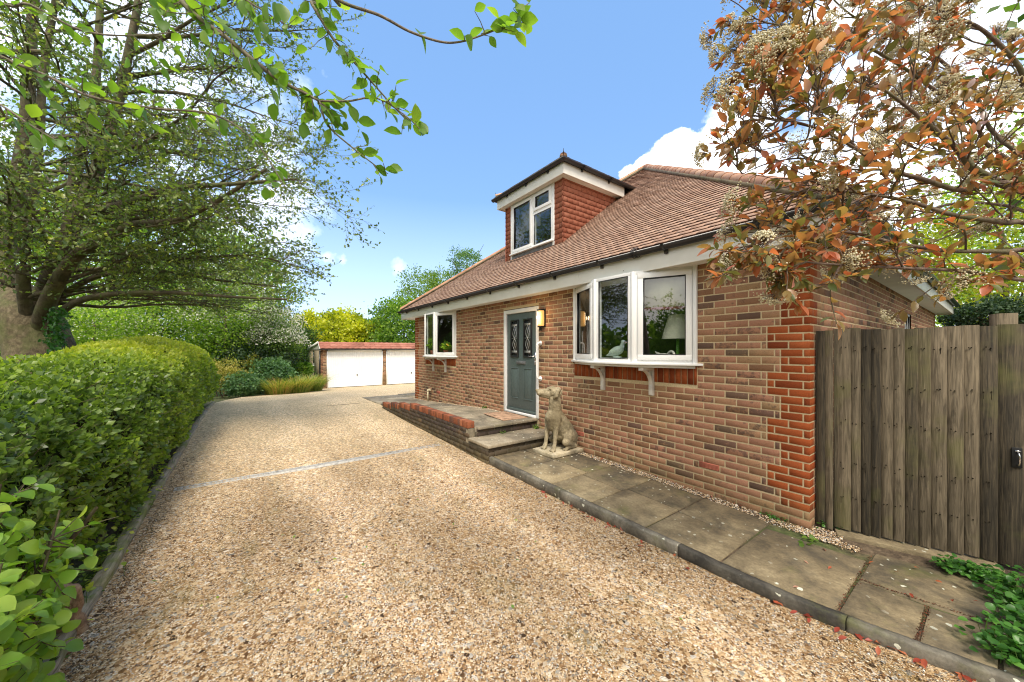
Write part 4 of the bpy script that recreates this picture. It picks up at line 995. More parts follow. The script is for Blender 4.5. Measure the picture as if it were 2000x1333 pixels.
rw = thing('retaining_wall', 'low dark weathered brick retaining wall with red brick coping along the ramp', 'wall', (-6, -1.34, 0))
def cop(x):     # top of the brickwork under the coping
    return .40 if x > -6.43 else (.335 if x > -7.1 else (.27 if x > -7.72 else .20))
g = G()
brickwork(g, (-8.37, -1.35, 0), (1, 0, 0), (0, -1, 0), 8.37-3.34, -.185, .405, [], (False, False), 0, ztop=lambda u: (cop(-8.37+u) if -8.37+u < -3.90 else .215), darkp=.9, proud=.006)
brickwork(g, (-3.34, -1.35, 0), (0, 1, 0), (1, 0, 0), .16, -.185, .21, [], darkp=.9)
for x0_, x1_, zt in ((-6.43, -3.90, .40), (-7.10, -6.43, .335), (-7.72, -7.10, .27), (-8.37, -7.72, .20), (-3.90, -3.341, .215)):
    g.box((x0_, x1_), (-1.349, -1.238), (-.2, zt), 1)
hb(g, 'brickwork', ['dirty_brick', 'dirty_mortar'], rw)
g = G(); x = -8.36
while x < -3.99:
    zt = cop(x+.03); g.box((x, x+.065), (-1.357, -1.238), (zt+.004, zt+.108), 0, np.clip(rng.normal(.5, .3), 0, 1), float(rng.random() < .35)); x += .0745
for x0_, x1_, zt in ((-6.43, -3.92, .40), (-7.10, -6.43, .335), (-7.72, -7.10, .27), (-8.37, -7.72, .20)): g.box((x0_+.01, x1_-.01), (-1.350, -1.245), (zt, zt+.100), 1)
g.box((-3.983, -3.915), (-1.357, -1.238), (.404, .508), 0, .5, 0)
hb(g, 'coping', ['coping_brick', 'dirty_mortar'], rw, bevel=.004)
st = thing('front_steps', 'two worn stone steps with mossy brick risers below the grey door', 'steps', (-3.6, -.6, 0))
g = G()
def slab(x0_, x1_, y0_, y1_, z0_, z1_, par, name='tread', mat='terrace_paving'):
    g = G(); g.box((x0_, x1_), (y0_, y1_), (z0_, z1_), 0, rng.random()); return hb(g, name, mat, par, bevel=.008)
slab(-3.875, -3.29, -1.375, -.69, .225, .272, st); slab(-3.875, -3.29, -.684, -.012, .225, .272, st)
slab(-3.99, -3.80, YT+.003, -.012, .385, .428, st)
g = G(); brickwork(g, (-3.33, -1.34, 0), (0, 1, 0), (1, 0, 0), 1.335, .02, .224, [], darkp=.9); g.box((-3.86, -3.331), (-1.237, -.001), (-.05, .222), 1)
hb(g, 'riser', ['dirty_brick', 'dark_riser'], st)
g = G(); brickwork(g, (-3.845, -1.235, 0), (0, 1, 0), (1, 0, 0), 1.23, .273, .384, [], darkp=.9); g.box((-3.98, -3.846), (YT+.002, -.001), (.2, .384), 1); hb(g, 'riser', ['dirty_brick', 'dark_riser'], st)
dmz = TZ(-4.35)+.003
g = G(); a_ = .0
P = [(-4.80, -.52), (-4.03, -.60), (-3.97, -.10), (-4.74, -.06)]
n = 4; g.add([(x, y, z) for z in (.423, .437) for x, y in P], [(0, 1, 5, 4), (1, 2, 6, 5), (2, 3, 7, 6), (3, 0, 4, 7), (4, 5, 6, 7)])
tag(g.build('doormat', 'mat_fibre', bevel=.004), 'faded reddish doormat lying in front of the grey door', 'doormat')
g = G()
# ---------------------------------------------------------------- lamp, rail on the wall
lt = thing('wall_lantern', 'lit amber glass wall lantern beside the grey front door', 'lamp', (-3.66, 0, 2.18))
g = G(); g.box((-3.755, -3.605), (-.022, -.0075), (2.04, 2.35)); g.box((-3.735, -3.625), (-.095, -.0225), (2.325, 2.345)); g.box((-3.725, -3.635), (-.09, -.0225), (2.035, 2.055))
g.tube([(-3.68, -.06, 2.035), (-3.68, -.06, 1.985)], .022, 10); g.tube([(-3.68, -.06, 1.985), (-3.68, -.06, 1.975)], .03, 10)
hb(g, 'lamp_bracket', 'black_iron', lt, bevel=.003)
g = G(); n = 14
P = []
for z in (2.056, 2.075, 2.305, 2.324):
    r_ = .048 if z in (2.056, 2.324) else .056
    for k in range(n): 
        a = PI+PI*k/(n-1); P.append((-3.68+math.cos(a)*r_, -.024+math.sin(a)*r_*1.35, z))
g.add(P, [(i*n+k, i*n+k+1, (i+1)*n+k+1, (i+1)*n+k) for i in range(3) for k in range(n-1)]); hb(g, 'lamp_shade', 'lit_amber', lt, smooth=True)
g = G(); g.ell((-3.68, -.126, 2.20), (.018, .008, .035), 10, 8)
for k in range(6): g.box((-3.722+k*.017, -3.7205+k*.017), (-.119+.03*abs(k-2.5)/2.5, -.117+.03*abs(k-2.5)/2.5), (2.08, 2.30))
hb(g, 'bulb', 'lit_bulb', lt)
pl_ = bpy.data.lights.new('lamp_glow', 'POINT'); pl_.energy = 1.5; pl_.color = (1, .62, .28); pl_.shadow_soft_size = .05
po = bpy.data.objects.new('lamp_glow', pl_); SC.collection.objects.link(po); po.parent = lt; po.location = (0, -.20, .02)
gr = thing('grab_rail', 'white tubular grab rail fixed to the brickwork right of the door', 'handrail', (-3.73, 0, 1.45))
g = G(); xr = -3.735
g.tube(spline([(xr, -.008, 1.76), (xr-.005, -.05, 1.76), (xr-.01, -.075, 1.73), (xr-.012, -.08, 1.66), (xr-.012, -.08, 1.45), (xr-.012, -.08, 1.24), (xr-.01, -.075, 1.17), (xr-.005, -.05, 1.14), (xr, -.008, 1.14)], 5), .0165, 12)
hb(g, 'rail', 'white_paint', gr, smooth=True)
for z in (1.76, 1.14):
    g = G(); g.tube([(xr, -.0075, z), (xr, -.017, z)], .042, 18); 
    for k in range(3): g.ell((xr+.03*math.cos(k*2.1), -.018, z+.03*math.sin(k*2.1)), (.005, .003, .005), 6, 4)
    hb(g, 'wall_flange', 'white_paint', gr)

# ---------------------------------------------------------------- sculpted things: blobs fused by a voxel remesh
def cap(g, A, B, ra, rb, n=14):
    A, B = np.asarray(A, float), np.asarray(B, float); d = norm(B-A); t = []
    for k in range(6): a = -PI/2+PI/2*k/5; t.append((A+d*ra*math.sin(a), max(ra*math.cos(a), 1e-3)))
    for k in range(6): a = PI/2*k/5; t.append((B+d*rb*math.sin(a), max(rb*math.cos(a), 1e-3)))
    P = np.array([q[0] for q in t]); r = np.array([q[1] for q in t])
    up = np.array([0, 0, 1.]) if abs(d[2]) < .9 else np.array([1., 0, 0]); a1 = norm(np.cross(d, up)); a2 = np.cross(d, a1)
    th = np.arange(n)*2*PI/n; V = (P[:, None]+(a1*np.cos(th)[:, None]+a2*np.sin(th)[:, None])[None]*r[:, None, None]).reshape(-1, 3)
    F = [(i*n+j, i*n+(j+1) % n, (i+1)*n+(j+1) % n, (i+1)*n+j) for i in range(len(t)-1) for j in range(n)]
    g.add(V, F)
def rot(rx=0, ry=0, rz=0):
    from mathutils import Euler
    return np.array(Euler((rx, ry, rz)).to_matrix())
def sculpt(g, name, mat, par, vox=.012, sm=6, noise=0., nsc=.05, disp=None):
    o = g.build(name, mat, None, attrs=False, smooth=True)
    r = o.modifiers.new('fuse', 'REMESH'); r.mode = 'VOXEL'; r.voxel_size = vox; r.use_smooth_shade = True
    s = o.modifiers.new('soften', 'SMOOTH'); s.iterations = sm; s.factor = .5
    if noise:
        t = bpy.data.textures.new(name, 'CLOUDS'); t.noise_scale = nsc; d = o.modifiers.new('worn', 'DISPLACE'); d.texture = t; d.strength = noise; d.mid_level = .5; d.texture_coords = 'LOCAL'
    dg = bpy.context.evaluated_depsgraph_get(); me = bpy.data.meshes.new_from_object(o.evaluated_get(dg)); me.name = name
    old = o.data; o.modifiers.clear(); o.data = me; bpy.data.meshes.remove(old)
    for p in me.polygons: p.use_smooth = True
    if not me.materials: me.materials.append(M[mat])
    o.parent = par; return o
# sitting dog statue, built facing +Y locally then turned
PD = (-2.965, -.335); pz = PZ(-2.96)
dog = thing('dog_statue', 'weathered stone statue of a sitting dog on a slab below the steps', 'statue', (PD[0], PD[1], pz), PI)
g = G()
V = [(-.235, -.31), (.235, -.31), (.225, .31), (-.235, .30)]
g.add([(x, y, z) for z in (0, .058) for x, y in V], [(0, 1, 5, 4), (1, 2, 6, 5), (2, 3, 7, 6), (3, 0, 4, 7), (4, 5, 6, 7), (3, 2, 1, 0)])
o = g.build('plinth', 'statue_stone', dog, bevel=.010)
g = G(); B0 = .055
def Z(z): return z+B0
cap(g, (0, .05, Z(.50)), (0, -.14, Z(.24)), .130, .165)          # trunk
cap(g, (0, .095, Z(.48)), (0, .10, Z(.36)), .125, .092)          # deep chest
cap(g, (0, .03, Z(.58)), (0, .055, Z(.50)), .088, .12)
cap(g, (0, -.10, Z(.30)), (0, -.05, Z(.20)), .12, .09)
cap(g, (0, .045, Z(.60)), (.0, .06, Z(.79)), .100, .088)         # neck
for s in (-1, 1):
    cap(g, (s*.085, .085, Z(.49)), (s*.092, .115, Z(.34)), .070, .048)       # shoulder
    cap(g, (s*.092, .115, Z(.34)), (s*.096, .150, Z(.10)), .044, .028)       # fore leg
    cap(g, (s*.096, .150, Z(.10)), (s*.097, .165, Z(.045)), .029, .034)
    for k, dx in enumerate((-.030, -.011, .011, .030)): cap(g, (s*.098+dx*.8, .175, Z(.030)), (s*.099+dx*1.15, .226-.010*abs(k-1.5), Z(.016)), .020, .0155)
    g.ell((s*.125, -.155, Z(.17)), (.070, .150, .135), 16, 12, rot=rot(.45))  # haunch
    cap(g, (s*.145, -.02, Z(.115)), (s*.150, -.20, Z(.050)), .052, .040)      # shank
    cap(g, (s*.150, -.22, Z(.042)), (s*.162, -.04, Z(.026)), .036, .026)     # hind foot
    for dx in (-.022, 0, .022): cap(g, (s*.163+dx, -.03, Z(.022)), (s*.166+dx*1.3, .020, Z(.014)), .017, .014)
t = spline([(0, -.26, Z(.10)), (.05, -.29, Z(.04)), (.15, -.275, Z(.022)), (.20, -.20, Z(.02))], 5)
for i in range(len(t)-1): cap(g, t[i], t[i+1], .032-.0012*i, .032-.0012*(i+1))
body = sculpt(g, 'body', 'statue_stone', dog, .010, 5, .010, .03)
g = G(); hz_ = Z(.855)                                                    # head, turned a little to its right
Rh = rot(.10, 0, -.62)
def hp(p): return tuple(np.array([0, .055, hz_])+Rh@(np.array(p)*1.14))
g.ell(hp((0, 0, .0)), (.100, .118, .088), 18, 12, rot=Rh)
cap(g, hp((0, .03, .035)), hp((0, .085, .028)), .060, .045)               # brow
cap(g, hp((0, .06, -.018)), hp((0, .200, -.018)), .072, .054)             # muzzle
cap(g, hp((0, .05, -.05)), hp((0, .185, -.048)), .054, .038)              # jaw
g.ell(hp((0, .245, .006)), (.026, .018, .018), 10, 7, rot=Rh)             # nose
for s in (-1, 1):
    g.ell(hp((s*.036, .20, -.03)), (.022, .042, .032), 10, 8, rot=Rh)     # flews
    g.ell(hp((s*.045, .095, .030)), (.018, .014, .013), 10, 7, rot=Rh)    # eye
    cap(g, hp((s*.030, .085, .050)), hp((s*.068, .070, .046)), .013, .012) # brow ridge
    cap(g, hp((s*.088, -.025, .035)), hp((s*.104, -.010, -.030)), .026, .034)
    cap(g, hp((s*.104, -.010, -.030)), hp((s*.102, .018, -.062)), .034, .020)
    cap(g, hp((s*.060, -.045, .055)), hp((s*.096, -.03, .03)), .028, .026)
for k in range(30):                                                       # carved curls on the crown
    a, b_ = rng.uniform(-1, 1), rng.uniform(-.9, .9); p = hp((a*.062, b_*.075+.005, .070-.035*a*a-.02*b_*b_)); g.ell(p, (.015, .013, .012), 8, 6, rot=rot(0, 0, rng.random()*3))
cap(g, hp((0, -.02, -.03)), (0, .055, Z(.74)), .080, .078)
head = sculpt(g, 'head', 'statue_stone', dog, .0065, 3, .007, .018)
print('dog', len(body.data.vertices), len(head.data.vertices))

# window ornaments
duck = thing('duck_ornament', 'pale green duck ornament standing in the middle bay window', 'ornament', (-2.02, -.13, 1.532), math.radians(0))
g = G()
def dp(p): return p
g.ell((-.01, 0, .095), (.115, .058, .062), 16, 12, rot=rot(0, -.35)); cap(g, (-.07, 0, .06), (-.17, 0, .035), .040, .012)
cap(g, (.06, 0, .12), (.085, 0, .195), .038, .024); g.ell((.092, 0, .215), (.033, .027, .028), 12, 8)
for s in (-1, 1): g.ell((-.03, s*.045, .09), (.085, .018, .04), 12, 8, rot=rot(0, -.35))
g.ell((0, 0, .012), (.07, .045, .014), 12, 6)
sculpt(g, 'body', 'duck_glaze', duck, .006, 3)
g = G(); cap(g, (.115, 0, .212), (.155, 0, .205), .011, .006, 8); g.build('beak', 'beak_orange', duck, smooth=True)
sw_ = thing('swan_ornament', 'low white wooden swan ornament lying under the table lamp', 'ornament', (-1.42, -.02, 1.532), math.radians(-20))
g = G(); g.ell((0, 0, .035), (.10, .05, .034), 14, 10); cap(g, (-.08, 0, .05), (-.15, 0, .085), .024, .008)
t = spline([(.07, 0, .05), (.11, 0, .085), (.16, 0, .085), (.185, 0, .05), (.19, 0, .02)], 5)
for i in range(len(t)-1): cap(g, t[i], t[i+1], .016, .015, 8)
sculpt(g, 'body', 'wood_shaving', sw_, .006, 3)
tl = thing('table_lamp', 'table lamp with pleated cream shade and bright green stem behind the bay window', 'lamp', (-1.37, .22, 1.36))
g = G(); g.lathe((0, 0, 0), [(0, 0), (.07, 0), (.07, .012), (.02, .03), (.018, .05)], 18); g.build('foot', 'lead', tl, smooth=True)
g = G(); g.tube([(0, 0, .045), (0, 0, .46)], .020, 12); g.build('stem', 'lamp_green', tl, smooth=True)
g = G(); n = 72; P = []
for z, r_ in ((.42, .185), (.50, .165), (.60, .137), (.72, .10)):
    for k in range(n): 
        rr_ = r_+(.003 if k % 2 else -.003); P.append((rr_*math.cos(2*PI*k/n), rr_*math.sin(2*PI*k/n), z))
g.add(P, [(i*n+k, i*n+(k+1) % n, (i+1)*n+(k+1) % n, (i+1)*n+k) for i in range(3) for k in range(n)]); g.build('lamp_shade', 'lampshade_cloth', tl)
# window table under the lamp: inner shelf
g = G(); g.box((-1.9, -.98), (.05, .42), (1.385, 1.40)); g.box((-1.88, -1.86), (.07, .40), (.43, 1.385)); g.box((-1.02, -1.0), (.07, .40), (.43, 1.385)); 
tag(g.build('side_table', 'interior_floor'), 'narrow wooden table inside the room under the lamp', 'table')
bl = thing('roller_blind', 'half lowered olive fabric roller blind with dark red hem in bay window', 'blind', (-1.3, .0, 2.4))
g = G(); A = np.array([-1.62, -.17, 0]); B = np.array([-1.08, .06, 0]); u = norm(B-A); nn = np.array([u[1], -u[0], 0]); Ln = np.linalg.norm(B-A)
g.obox(A, u, nn, (0, 0, 1), (0, Ln), (0, .004), (2.16, 2.56)); hb(g, 'cloth', 'blind_fabric', bl)
g = G(); g.obox(A, u, nn, (0, 0, 1), (0, Ln), (-.003, .008), (2.125, 2.16)); hb(g, 'hem', 'blind_trim', bl)
# potted plants in the far bay
for i, (x, y, lab, fl) in enumerate([(-7.28, -.10, 'leafy green pot plant with yellow flowers in the far bay window', True), (-8.0, -.14, 'slender green pot plant behind the left pane of far bay window', False)]):
    t_ = thing('pot_plant', lab, 'plant', (x, y, 1.532)); g = G(); g.lathe((0, 0, 0), [(0, 0), (.05, 0), (.065, .10), (.055, .10), (.05, .08), (0, .08)], 16); g.build('pot', 'terracotta', t_)
    g = G(); m = 150; D_ = rdir(m); D_[:, 2] = abs(D_[:, 2])+.3; P = np.array([0, 0, .1])+norm(D_)*rng.uniform(.05, .17, (m, 1))*np.array([1, .8, 1.1+.9*(not fl)]); leaves(g, P, D_, rng.uniform(.05, .09, m), 'oval'); g.build('foliage', 'leaf_hazel', t_)
    g = G()
    for k in range(12): g.tube([(0, 0, .08), tuple(P[k*7])], .003, 4)
    g.build('stem', 'leaf_mid', t_)
    if fl:
        g = G()
        for k in range(9): g.ell(P[k*11]*1.05+np.array([0, -.02, .02]), (.02, .02, .018), 8, 5)
        g.build('flower', 'flower_yellow', t_)

# ---------------------------------------------------------------- gate and fence at the near corner
FA = np.array([.012, .135]); FD = norm(np.array([1.13, .40])); FN = np.array([FD[1], -FD[0]])
def board(g, u0, u1, z0_, z1_, d0, d1, tint):
    """feather-edge board, thicker on its right edge"""
    def P(u, d, z): q = FA+FD*u+FN*d; return (q[0], q[1], z)
    b_ = .003; z1a, z1b = z1_+rng.normal(0, .002), z1_+rng.normal(0, .002)
    V = [P(u0, d0+.003, z0_), P(u1, d1-.002, z0_), P(u1, d0-.012, z0_), P(u0, d0-.012, z0_), P(u0, d0+.003, z1a), P(u1-b_, d1, z1b), P(u1, d0-.012, z1b), P(u0, d0-.012, z1a), P(u1-b_, d1, z0_), P(u1, d1-b_, z1b)]
    g.add(V, [(0, 8, 5, 4), (8, 1, 9, 5), (3, 0, 4, 7), (2, 3, 7, 6)], 0, tint); g.f.append((np.array([[1, 2, 6, 9]])+g.n-10, 1 if z1_ > 1 else 0)); g.f.append((np.array([[4, 5, 9, 6, 7]])+g.n-10, 0))
ft = 1.825
gate = thing('wooden_gate', 'weathered grey-green closeboard gate right of the brick corner', 'gate', (.6, .35, 0))
fl_ = thing('fence_post', 'narrow weathered timber post and board between brick corner and gate', 'fence', (.08, .16, 0))
fr_ = thing('closeboard_fence', 'weathered closeboard fence right of the gate gap, carrying the black latch', 'fence', (1.3, .6, 0))
def nails(g, us, zs, d=.026):
    for u in us:
        for z in zs:
            q = FA+FD*(u+rng.normal(0, .006))+FN*d; g.ell((q[0], q[1], z+rng.normal(0, .012)), (.0048, .0048, .0048), 6, 4, 1)
            if rng.random() < .35: g.box((q[0]-.001, q[0]+.001), (q[1]-.001, q[1]+.001), (z-.05*rng.random()-.012, z), 1)
g = G(); board(g, .0, .062, .0, ft-.01, .004, .016, .1); hb(g, 'post', ['fence_wood', 'fence_edge_shade'], fl_)
g = G(); board(g, .064, .118, .0, ft-.005, .006, .020, .75); hb(g, 'board', ['fence_wood', 'fence_edge_shade'], fl_)
u = .124; us = []; g = G(); ws = [.110, .072, .070, .072, .078, .080, .086, .078, .098, .098, .088, .10]
sm = 1.045-.124; ws = [w*sm/sum(ws) for w in ws]
for w in ws:
    g = G(); board(g, u, u+w+.012, .03+rng.normal(0, .004), ft+.006*math.sin(u*9)+rng.normal(0, .003), .000, .034, rng.random()); nails(g, [u+w*.45, u+w*.72], (.32, .62, 1.0, 1.32, 1.66)); hb(g, 'board', ['fence_wood', 'fence_edge_shade'], gate); u += w
def obf(g, u, d, z, mi=0):
    g.obox((FA[0], FA[1], 0), (FD[0], FD[1], 0), (FN[0], FN[1], 0), (0, 0, 1), u, d, z, mi, rng.random())
for z in (.25, .95, 1.6):
    g = G(); obf(g, (.13, 1.05), (-.055, -.012), (z, z+.09)); hb(g, 'rail', 'fence_wood', gate)
u = 1.062; k = 0
while u < 2.6:
    w = .12 if k else .135; g = G(); board(g, u, u+w+.008, .01, ft+.008, .002, .022, [.15, .9, .4, .6][k % 4]); hb(g, 'board', ['fence_wood', 'fence_edge_shade'], fr_); u += w; k += 1
g = G(); obf(g, (1.07, 1.17), (-.13, -.015), (0, 1.92)); hb(g, 'post', 'fence_wood', fr_)
g = G(); obf(g, (1.2, 2.6), (-.055, -.012), (.3, .4)); obf(g, (1.2, 2.6), (-.055, -.012), (1.5, 1.6)); hb(g, 'rail', 'fence_wood', fr_)
g = G(); obf(g, (1.125, 1.175), (.020, .026), (.76, .91)); hb(g, 'latch_plate', 'black_iron', fr_, bevel=.002)
g = G()
def FP(u, d, z): q = FA+FD*u+FN*d; return (q[0], q[1], z)
g.tube(spline([FP(1.150, .026, 0.875), FP(1.150, .05, 0.865), FP(1.152, .055, 0.830), FP(1.150, .05, 0.785), FP(1.150, .026, 0.780)], 4), .005, 8); g.tube([FP(1.138, .03, 0.885), FP(1.165, .03, 0.885)], .006, 8)
hb(g, 'latch_handle', 'chrome', fr_)
# concrete threshold under the gate
g = G(); obf(g, (.13, 1.06), (-.05, .125), (-.05, .014)); tag(g.build('gate_threshold', 'paving', bevel=.006), kind='structure')

# ---------------------------------------------------------------- garages
gx = -20.6; gz = float(H(gx))
gar = thing('garage_block', 'low garage block with white ribbed doors and pantiled red roof edge', 'garage', (gx, 5, gz))
GY0, GY1, GT = -1.0, 12.2, 1.67
drs = [(-.42, 2.72), (3.06, 6.2), (6.54, 9.68)]
drs = [(-.70, 2.28), (2.48, 5.46), (5.66, 8.64)]
pz_ = [(-.995, -.70)]+[(drs[i][1], drs[i+1][0]) for i in range(2)]+[(drs[2][1], GY1)]
for a, b_ in pz_:
    g = G(); brickwork(g, (gx-.02, a, 0), (0, 1, 0), (1, 0, 0), b_-a, gz-.05, GT, darkp=.5); g.box((gx-.25, gx-.021), (a, b_), (gz-.1, GT), 1); hb(g, 'brick_pier', ['brick', 'mortar'], gar)
for k, (a, b_) in enumerate(drs):
    zt = 1.60; f = None
    g = G(); g.box((gx-.05, gx+.012), (a, a+.06), (gz, zt)); g.box((gx-.05, gx+.012), (b_-.06, b_), (gz, zt)); g.box((gx-.05, gx+.012), (a+.06, b_-.06), (zt-.04, zt+.06))
    f = hb(g, 'garage_door_frame', 'garage_white', gar)
    g = G(); y = a+.062; V = []; prof_ = []
    while y < b_-.07:
        prof_ += [(y, -.010), (y+.012, -.028), (y+.028, -.028), (y+.040, -.010)]; y += .102
    prof_.append((b_-.061, -.010))
    V = [(gx+d, y, z) for z in (gz+.03, zt-.042) for y, d in prof_]; n = len(prof_); g.add(V, [(j, j+1, n+j+1, n+j) for j in range(n-1)])
    hb(g, 'garage_door', 'garage_white', f)
    g = G(); ym = (a+b_)/2+.06; g.box((gx-.012, gx+.018), (ym-.022, ym+.022), (gz+.62, gz+.72)); g.box((gx+.018, gx+.04), (ym-.01, ym+.01), (gz+.65, gz+.69)); hb(g, 'door_handle', 'black_plastic', f)
g = G(); g.box((gx-.04, gx+.03), (GY0, GY1), (1.661, 1.72)); hb(g, 'lintel', 'garage_white', gar)
g = G(); D_ = 4.8
wz = (gx-3.0, gx-2.35)
for a, b_, c, d in ((gx-D_, wz[0], gz-.1, GT), (wz[1], gx-.021, gz-.1, GT), (wz[0], wz[1], gz-.1, .75), (wz[0], wz[1], 1.55, GT)): g.box((a, b_), (GY0, GY0+.12), (c, d))
g.box((gx-D_, gx-.25), (GY1-.12, GY1), (gz-.1, GT)); g.box((gx-D_, gx-D_+.12), (GY0+.12, GY1-.12), (gz-.1, GT)); hb(g, 'side_wall', 'garage_pebbledash', gar)
gf, gg, gs = G(), G(), G(); light(gf, gg, gs, (0, GY0+.05, 0), (1, 0, 0), (0, -1, 0), wz[0], wz[1], .75, 1.55, True); gf.box((wz[0]-.04, wz[1]+.04), (GY0-.05, GY0+.05), (.70, .749))
w_ = hb(gf, 'garage_window', 'garage_white', gar); hb(gg, 'window_pane', 'dark_glass', w_); hb(gs, 'window_seal', 'black_plastic', w_)
# tiled front slope: interlocking rolls
g = G(); ridgex = gx-.62; z0_, z1_ = 1.70, 2.07
sl = norm((ridgex-(gx+.16), 0, z1_-z0_)); Ls = math.hypot(ridgex-gx-.16, z1_-z0_); nr = norm(np.cross((0, 1, 0), sl))
if nr[2] < 0: nr = -nr
for c in range(3):
    s0_, s1_ = Ls*c/3, Ls*(c+1)/3+.01; y = GY0-.05; pr = []
    while y < GY1+.05:
        for j in range(6): pr.append((y+.3*j/6+rng.normal(0, .001), .020*abs(math.sin(PI*j/6))**1.5 if j < 5 else .0))
        y += .3
    n = len(pr); O_ = np.array([gx+.16, 0, z0_]); V = [O_+sl*s+np.array([0, y_, 0])+nr*(h_+lf) for s, lf in ((s0_, .035), (s1_, .008)) for y_, h_ in pr]+[O_+sl*s0_+np.array([0, y_, 0])+nr*(h_+.008) for y_, h_ in pr]
    tt = np.repeat(np.clip(rng.normal(.5, .25, n//6+1), 0, 1), 6)[:n]
    g.add(V, [(j+1, j, n+j, n+j+1) for j in range(n-1)]+[(j, j+1, 2*n+j+1, 2*n+j) for j in range(n-1)], 0, np.concatenate([tt]*3))
g.box((ridgex-.02, ridgex+.02), (GY0-.05, GY1), (z1_-.03, z1_+.02), 0)
g.add([(gx+.15, GY0, z0_), (gx+.15, GY1, z0_), (ridgex, GY1, z1_), (ridgex, GY0, z1_), (gx-D_-.1, GY0, z0_+.02), (gx-D_-.1, GY1, z0_+.02)], [(0, 1, 2, 3), (3, 2, 5, 4)], 1)
hb(g, 'roof', ['garage_tile', 'lead'], gar)
g = G()     # barge boards and gable infill on the near end
def bar(P, Q, w, t): 
    P, Q = np.asarray(P, float), np.asarray(Q, float); d = norm(Q-P); up = norm(np.cross(d, (0, 1, 0))); up = up if up[2] > 0 else -up
    g.obox(P, d, (0, 1, 0), up, (0, np.linalg.norm(Q-P)), (-t, 0), (-w, 0))
bar((gx+.18, GY0-.03, 1.66), (ridgex, GY0-.03, z1_+.05), .09, .03); bar((gx-D_-.12, GY0-.031, 1.74), (ridgex, GY0-.031, z1_+.05), .14, .03)
hb(g, 'barge_board', 'white_fascia', gar)
g = G(); V = [(gx+.02, GY0-.02, GT), (ridgex, GY0-.02, z1_), (gx-D_, GY0-.02, GT+.06), (gx-D_, GY0-.02, GT-.01)]; g.add(V, [(3, 0, 1, 2)]); hb(g, 'gable_board', 'soffit_board', gar)
g = G(); g.tube([(gx+.03, GY0-.05, gz), (gx+.03, GY0-.05, 1.66)], .035, 8); gutter(g, (gx+.17, GY0-.08, z0_-.005), (gx+.17, GY1, z0_-.005), (1, 0, 0), .045); hb(g, 'downpipe', 'black_plastic', gar)
# ---------------------------------------------------------------- vegetation
def limb_pts(P0, d, L_, wob=.12, sag=0., n=6):
    d = norm(d); P = [np.asarray(P0, float)]; s = L_/n
    for i in range(n):
        d = norm(d+rng.normal(0, wob, 3)+np.array([0, 0, sag])); P.append(P[-1]+d*s)
    return np.array(P)
def twig_leaves(P, r0, r1, spacing, acc, spread=.9, start=.25):
    """collect leaf bases and directions along a twig"""
    seg = np.linalg.norm(np.diff(P, axis=0), axis=1); Lt = seg.sum(); m = max(2, int(Lt*(1-start)/spacing)); t = np.linspace(start, 1, m)*(len(P)-1)
    i = np.minimum(t.astype(int), len(P)-2); f = (t-i)[:, None]; Q = P[i]*(1-f)+P[i+1]*f; T = norm(P[i+1]-P[i])
    D = norm(T*.7+rdir(m)*spread); acc[0].append(Q); acc[1].append(D)
MINZ = -9
def branchset(gb, acc, P, r, level, lens, ns, spacing, bias=(0, 0, 0), sag=-.02, spread=.8, nr=(5, 4, 3), start=.25):
    """side shoots of limb P, down to leafy twigs"""
    if level == len(lens): return
    n = ns[level]; k = len(P)
    for j in range(n):
        t = start+(1-start)*(j+rng.random())/n; i = min(int(t*(k-1)), k-2); f = t*(k-1)-i; Q = P[i]*(1-f)+P[i+1]*f; T = norm(P[i+1]-P[i])
        d = norm(T*.75+rdir(1)[0]*spread+np.asarray(bias)); L_ = lens[level]*rng.uniform(.55, 1.15)*(1.15-.45*t); rr = max(r*(.5 if level == 0 else .55)*(1.2-.6*t), .0016)
        q = limb_pts(Q, d, L_, .16, sag, 5 if level < len(lens)-1 else 4)
        if q[:, 2].min() < MINZ: continue
        gb.tube(q, np.linspace(rr, max(rr*.35, .0012), len(q)), nr[min(level, len(nr)-1)], cap=False)
        if level >= len(lens)-1: twig_leaves(q, rr, rr*.3, spacing, acc)
        else:
            if level == len(lens)-2: twig_leaves(q, rr, rr, spacing*2.2, acc, start=.5)
            branchset(gb, acc, q, rr, level+1, lens, ns, spacing, bias, sag, spread, nr, .2)
